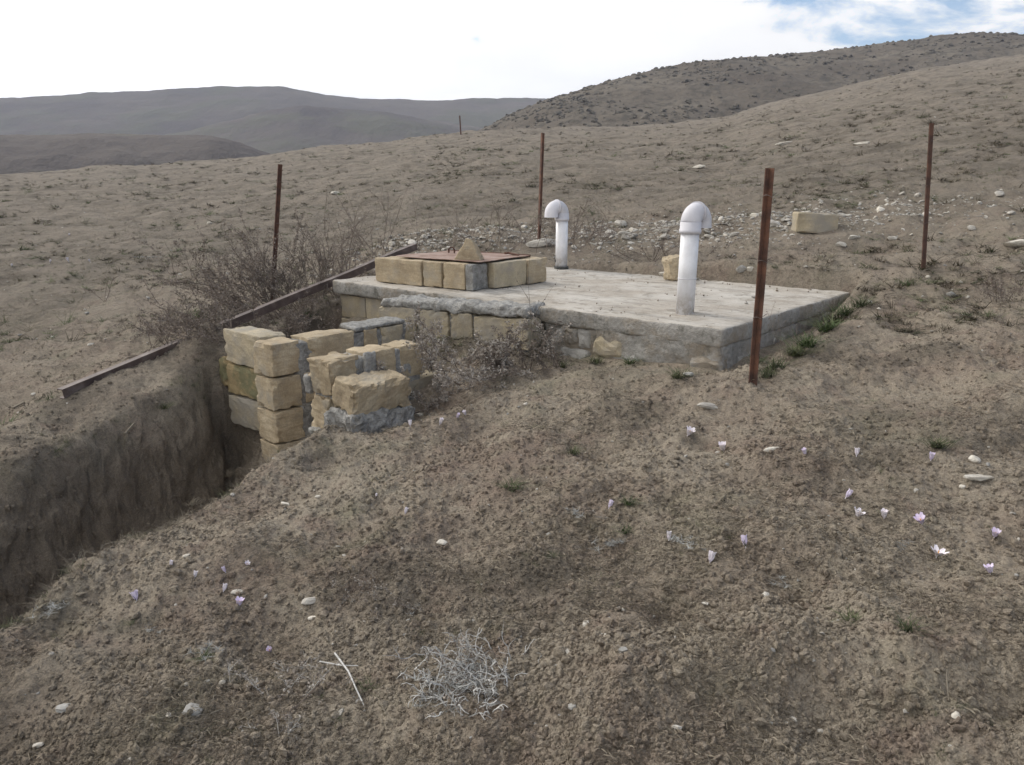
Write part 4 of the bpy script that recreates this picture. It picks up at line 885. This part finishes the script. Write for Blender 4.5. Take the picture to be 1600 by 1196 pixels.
# ------------------------------------------------------------------ crocuses
def crocus(px, py, sc, openn, m_, label, k):
    rd = random.Random(900+k); g = on_ground(px, py); t = empty('crocus', g, (rd.uniform(-.45, .45), rd.uniform(-.45, .45), rd.uniform(0, 6))); sc *= rd.uniform(.85, 1.1); t.scale = (sc, sc, sc); tag(t, label, 'flower', 'pale crocuses in the bare soil')
    b = MB(); b.tube([(0, 0, -.012), (0, 0, .008)], [.0012, .0018], 5); b.build('stem', M['petalw'], t)
    me = None
    for i in range(6):
        L = .030*(1 if i % 2 else .92); w_ = .0075; V_ = []; F_ = []
        for s_ in range(5):
            q = s_/4; rr_ = .0015+openn*L*(q**1.3)*.9; z = .004+L*q*math.sqrt(max(.15, 1-openn*openn*.7)); ww = w_*math.sin(math.pi*min(.97, .12+.80*q))**.7
            for u_ in (-1, 0, 1): V_.append((rr_-.002*abs(u_)*(1-openn)+.0, u_*ww, z+(.0 if u_ == 0 else .0015)))
        for s_ in range(4):
            for u_ in range(2): a = s_*3+u_; F_.append((a, a+1, a+4, a+3))
        if me is None or i > 1 or True:
            o = mesh_obj('petal', V_, F_, M[m_], t, rot=(0, 0, i*math.pi/3)) if i < 2 else None
            if o is None:
                o = bpy.data.objects.new('petal', (m0 if i % 2 == 0 else m1)); COL.objects.link(o); o.parent = t; o.rotation_euler = (0, 0, i*math.pi/3)
            elif i == 0: m0 = o.data
            else: m1 = o.data
    b = MB(); b.tube([(0, 0, .010), (0, 0, .022)], [.001, .0015], 5); b.build('stamen', M['anther'], t)
    for q in range(3):
        a_ = rd.uniform(0, 6.28); l_ = rd.uniform(.025, .04); ca, sa = math.cos(a_), math.sin(a_); V_ = []
        for s_ in range(5):
            v_ = s_/4; rr_ = .003+l_*v_; z_ = .002+l_*.55*math.sin(v_*2.2); w_ = .0011*(1-.8*v_); V_ += [(ca*rr_-sa*w_, sa*rr_+ca*w_, z_), (ca*rr_+sa*w_, sa*rr_-ca*w_, z_)]
        mesh_obj('leaf', V_, [(2*s_, 2*s_+1, 2*s_+3, 2*s_+2) for s_ in range(4)], M['dgreen'], t)
CR = [(214, 940, 1.1, .45, 'petal', 'open lilac crocus nearest the left edge of the trench lip, standing alone'), (373, 950, 1.1, .5, 'petal', 'wide open lilac crocus, lowest of the left group of crocuses'), (349, 926, 1.0, .3, 'petalw', 'rounded white crocus just above the wide open lilac one'),
 (353, 896, .8, .3, 'petal', 'small lilac crocus at the top of the left group'), (304, 904, .8, .35, 'petalw', 'white crocus at the left of the left group'), (267, 887, .7, .3, 'petalw', 'tiny white crocus nearest the trench lip'), (385, 884, .7, .6, 'petalw', 'tiny flat open white crocus right of the left group'),
 (423, 1020, .8, .45, 'petal', 'lilac crocus alone above the grey flat stone'), (633, 804, .95, .3, 'petalw', 'white crocus alone left of centre'), (587, 778, .6, .3, 'petalw', 'tiny white bud up and left of the lone white crocus'),
 (633, 646, 1.3, .3, 'petalw', 'tallest white crocus under the mortar crusted block'), (609, 656, 1.2, .5, 'petalw', 'open white crocus left of the tall one under the block'), (641, 667, 1.0, .35, 'petalw', 'white crocus just below the tall one under the block'),
 (687, 665, 1.0, .35, 'petalw', 'white crocus halfway between the block and the shrub'), (714, 654, .9, .3, 'petal', 'lilac crocus at the foot of the pale shrub'), (728, 650, .9, .4, 'petalw', 'white crocus right beside the lilac one at the foot of the shrub'),
 (1074, 682, 1.3, .55, 'petalw', 'white crocus opened like a star below the slab corner'), (1130, 707, 1.3, .4, 'petalw', 'white crocus below and right of the star shaped one'), (1259, 712, 1.0, .4, 'petal', 'pale lilac crocus right of the long white stone'),
 (1338, 714, 1.0, .35, 'petalw', 'white crocus halfway between the long white stone and the right tussock'), (1454, 721, 1.1, .35, 'petal', 'lilac tinted crocus by the dull green tussock at the right'), (951, 796, 1.0, .3, 'petal', 'lone pale crocus left of the bright green tuft'),
 (1321, 779, 1.1, .25, 'petal', 'narrow closed lilac crocus above the right row'), (1337, 810, 1.1, .75, 'petalw', 'flat open white crocus, first of the right row'), (1381, 812, 1.1, .4, 'petalw', 'cup shaped white crocus, second of the right row'), (1441, 820, 1.2, .5, 'petal', 'open lilac crocus, third of the right row'),
 (1553, 841, 1.1, .45, 'petal', 'lilac crocus near the right edge, upper one'), (1549, 899, 1.1, .5, 'petal', 'lilac crocus near the right edge, lower one'), (1463, 873, 1.1, .8, 'petalw', 'flattened white crocus below the right row'),
 (1109, 881, 1.1, .35, 'petalw', 'closed white crocus with pink edges under the wide silver rosette'), (1165, 857, 1.1, .3, 'petal', 'rounded pink lilac crocus right of the wide silver rosette'), (1045, 846, .9, .3, 'petalw', 'small white crocus at the left tip of the wide silver rosette'),
 (107, 409, 1.9, .4, 'petalw', 'bright white crocus on the far left slope'), (78, 412, 1.5, .4, 'petalw', 'white crocus left of the brightest one on the far slope'), (141, 410, 1.5, .4, 'petalw', 'white crocus right of the brightest one on the far slope'), (18, 418, 1.5, .4, 'petalw', 'white crocus at the left edge of the far slope'),
 (107, 369, 1.8, .4, 'petalw', 'white crocus higher up the far left slope')]
for k, c in enumerate(CR): crocus(*c, k)
# ------------------------------------------------------------------ single stones and sticks
def stone(px, py, d, m_, label, k, name='stone', grp=None, sub=ICO2, sink=.36, rz=None):
    g = on_ground(px, py); random.seed(k*7+3); vs_, fs = rock(d, k, sub, .3)
    o = mesh_obj(name, vs_, fs, M[m_], None, g+Vector((0, 0, d[2]*(.5-sink))), (random.uniform(-.2, .2), random.uniform(-.2, .2), random.uniform(-.5, .5) if rz is None else rz)); tag(o, label, 'stone', grp); return o
ST = [(305, 1112, (.065, .05, .022), 'gstone', 'flat angular grey stone, largest in the lower left foreground'), (103, 1108, (.06, .035, .02), 'gstone', 'long grey stone half buried at the bottom left'), (690, 849, (.045, .035, .02), 'wstone', 'squarish white stone in the middle foreground'),
 (484, 942, (.06, .035, .022), 'stone', 'dull tan stone above the white sliver'), (489, 967, (.05, .018, .014), 'wstone', 'white sliver of stone left of centre foreground'), (291, 870, (.03, .02, .014), 'wstone', 'small white stone just above the left crocus group'), (372, 927, (.05, .04, .012), 'stone', 'crumbly yellowish stone among the left crocuses'),
 (1531, 748, (.16, .05, .025), 'wstone', 'long flat white stone near the right edge'), (1523, 720, (.05, .04, .03), 'wstone', 'round white stone above the long flat one'), (1504, 763, (.03, .025, .018), 'wstone', 'tiny white stone left under the long flat one'), (1208, 704, (.085, .03, .02), 'wstone', 'bone shaped white stone between two crocuses'),
 (1107, 636, (.13, .05, .025), 'stone', 'low pale stone in the soil in front of the slab corner'), (1494, 1120, (.03, .022, .015), 'wstone', 'small oval white stone at the bottom right'), (445, 789, (.05, .025, .02), 'wstone', 'white stone on the near trench lip'), (497, 777, (.03, .02, .015), 'wstone', 'small white stone right of the one on the trench lip'),
 (265, 1119, (.02, .018, .014), 'wstone', 'small white stone left of the flat angular one'), (346, 1068, (.022, .018, .014), 'wstone', 'little white stone above the flat angular one'), (323, 1066, (.02, .012, .01), 'wstone', 'tiny white chip next to the little white stone'), (60, 1166, (.035, .02, .015), 'stone', 'tan stone in the bottom left corner'),
 (1075, 588, (.06, .05, .03), 'gstone', 'grey rubble lump at the foot of the slab corner'), (850, 383, (.42, .20, .10), 'stone', 'long flat pale stone at the foot of the thin post'), (970, 352, (.16, .12, .12), 'stone', 'pale round boulder atop the rubble left of the nearer pipe'), (955, 368, (.20, .12, .10), 'stone', 'broad pale boulder under the round one'),
 (988, 372, (.14, .09, .08), 'gstone', 'grey boulder right of the broad pale one'), (327, 350, (.14, .08, .06), 'wstone', 'bright white stone on the far slope left of the post'), (523, 303, (.24, .12, .08), 'wstone', 'white stone alone on the upper slope behind the bushes'), (322, 421, (.10, .05, .03), 'wstone', 'white stone on the slope left of the dead bush'),
 (1205, 352, (.20, .12, .09), 'stone', 'pale stone left of the grey block on the slope'), (1590, 383, (.26, .12, .07), 'wstone', 'flat white stone at the right edge of the upper slope'), (1396, 375, (.16, .07, .05), 'wstone', 'slanted white stone left of the tall dark post'), (1333, 373, (.15, .06, .05), 'wstone', 'white stone right under the grey block'),
 (1315, 384, (.14, .05, .05), 'wstone', 'long white stone below the grey block'), (53, 617, (.04, .03, .02), 'wstone', 'white stone left of the lower end of the beam'), (1091, 263, (.30, .15, .10), 'wstone', 'white stone high on the slope above the nearer pipe'), (1224, 226, (.55, .15, .10), 'wstone', 'thin white stone high on the slope, left one of two'), (1346, 226, (.40, .15, .10), 'wstone', 'thin white stone high on the slope, right one of two'),
 (1485, 462, (.09, .06, .04), 'gstone', 'grey round stone below the tall dark post'), (1512, 466, (.03, .03, .02), 'wstone', 'white pebble right of the grey round stone'), (1450, 434, (.035, .03, .025), 'wstone', 'white pebble at the foot of the tall dark post'), (1373, 484, (.03, .03, .02), 'wstone', 'white pebble off the far right corner of the slab'),
 (1158, 424, (.09, .06, .07), 'gstone', 'grey stone on the soil behind the slab'), (1172, 425, (.08, .03, .05), 'wstone', 'white shard leaning beside the grey stone behind the slab'), (655, 650, (.05, .04, .03), 'wstone', 'white lump of mortar at the foot of the small shrub'), (640, 620, (.09, .07, .05), 'wstone', 'pale mortar rubble beside the broken block')]
for k, q in enumerate(ST): stone(*q, 400+k)
p = at_z(1038, 432, 0); vs_, fs = rock((.10, .06, .045), 471, ICO2, .3); tag(mesh_obj('stone', vs_, fs, M['wstone'], None, (p[0], p[1], .018)), 'white stone on the slab next to the upright yellow chunk', 'stone')
for k, (px, py, d, lb) in enumerate([(1178, 466, .05, 'dark pebble on the slab beside the front post'), (1166, 475, .03, 'smaller dark pebble on the slab left of the post'), (905, 448, .03, 'earth crumb on the slab behind the kerb'), (1088, 438, .07, 'flat dark stone on the slab at the foot of the yellow chunk')]):
    p = at_z(px, py, 0); vs_, fs = rock((d, d*.7, d*.4), 480+k, ICO1, .3); tag(mesh_obj('stone', vs_, fs, M['conc'], None, (p[0], p[1], d*.15)), lb, 'stone')
base_ = [mesh_obj('rubble_stone', *rock((1, .75, .55), 600+k, ICO2, .35), M['stone' if k % 3 else 'wstone']) for k in range(6)]
cnt = 0; rd = random.Random(5)
for k in range(400):
    if cnt >= 150: break
    if k % 4: x_ = 2.2+rd.gauss(0, 1.35); y_ = 8.8+rd.gauss(0, .55)-.28*(x_-2.1)
    else: x_ = -1.0+rd.gauss(0, .5); y_ = 9.1+rd.gauss(0, .4)
    if in_slab(np.array(x_), np.array(y_), .15): continue
    o = base_[cnt] if cnt < 6 else base_[rd.randrange(6)].copy()
    if cnt >= 6: COL.objects.link(o)
    sc = .045+.085*rd.random()**2.2; o.scale = (sc*rd.uniform(.8, 1.4), sc, sc*rd.uniform(.7, 1)); o.rotation_euler = (rd.gauss(0, .25), rd.gauss(0, .25), rd.uniform(0, 6.3)); o.location = (x_, y_, gz(x_, y_)+sc*.14)
    szw = 'bigger' if sc > .085 else ('middling' if sc > .058 else 'small')
    if k % 4: zn_ = 'behind the farther vent pipe' if x_ < 1.0 else ('behind the nearer vent pipe' if x_ < 1.9 else ('between the nearer vent pipe and the front post' if x_ < 2.7 else ('around the grey block on the slope' if x_ < 3.7 else 'out towards the tall dark post')))
    else: zn_ = 'left in the heap behind the beam' if x_ < -1.2 else ('in the middle of the heap behind the beam' if x_ < -.8 else 'in the heap just behind the kerb')
    rowz = 'on the near side' if y_ < 8.75-.28*(x_-2.1)*(1 if k % 4 else 0)+(.3 if k % 4 == 0 else 0) else 'on the uphill side'
    tag(o, szw+' pale stone '+zn_+', '+rowz, 'stone', 'rubble stones behind the slab' if k % 4 else 'stones of the heap behind the beam'); cnt += 1
def stick(pts, rad, m_, label, name='dry_stick'):
    P = [on_ground(*p)+Vector((0, 0, h)) for p, h in pts]
    b = MB(); b.tube(P, [rad*(1-.5*i/len(P)) for i in range(len(P))], 5); c = sum(P, Vector())/len(P); c.z = min(q.z for q in P)
    o = b.build(name, M[m_]); me = o.data
    for v in me.vertices: v.co -= c
    o.location = c; tag(o, label, 'stick'); return o
stick([((524, 1036), .03), ((545, 1062), .025), ((556, 1085), .02), ((570, 1108), .004)], .0032, 'wtwig', 'pale knobbly stick pointing down to the right in the foreground')
stick([((500, 1040), .012), ((535, 1050), .02), ((560, 1045), .008)], .0022, 'wtwig', 'thin pale twig crossing the top of the knobbly stick')
stick([((450, 1120), .006), ((490, 1090), .02), ((515, 1060), .02)], .0016, 'twig', 'brown twig running up to the knobbly stick from the left')
stick([((1490, 555), .01), ((1520, 568), .03), ((1540, 585), .02), ((1548, 600), .004)], .0022, 'straw', 'bowed pale straw arching near the right edge')
stick([((688, 1002), .004), ((700, 975), .02), ((708, 965), .03)], .0009, 'straw', 'straight thin straw right of the pinkish weed')
stick([((594, 1110), .02), ((612, 1130), .003)], .0012, 'straw', 'short pale straw at the bottom centre')
stick([((1182, 585), .14), ((1215, 570), .07), ((1262, 540), .05), ((1312, 500), .05)], .0012, 'beam', 'thin loose wire hanging from the front post along the slab side', 'loose_wire')
stick([((20, 641), .01), ((38, 632), .012)], .010, 'straw', 'stub of bleached wood on the left bank')
stick([((197, 693), .05), ((212, 680), .06)], .007, 'straw', 'short bleached stick stuck in the far wall of the trench')
stick([((1478, 1057), .01), ((1478, 1080), .02), ((1482, 1098), .004)], .0016, 'straw', 'forked pale twig in the lower right foreground')

# ------------------------------------------------------------------ air
hz = MB(); hz.box((0, 450, 45), (2400, 1500, 190)); h = hz.build('haze', bpy.data.materials.new('haze_air')); tag(h, 'thin pale haze filling the valley air', kind='stuff')
m = h.data.materials[0]; m.use_nodes = True; t = m.node_tree; t.nodes.clear()
pv = nd(t, 'ShaderNodeVolumePrincipled'); pv.inputs['Color'].default_value = (.72, .80, 1, 1); pv.inputs['Density'].default_value = .0006; ou = nd(t, 'ShaderNodeOutputMaterial'); t.links.new(pv.outputs[0], ou.inputs['Volume'])
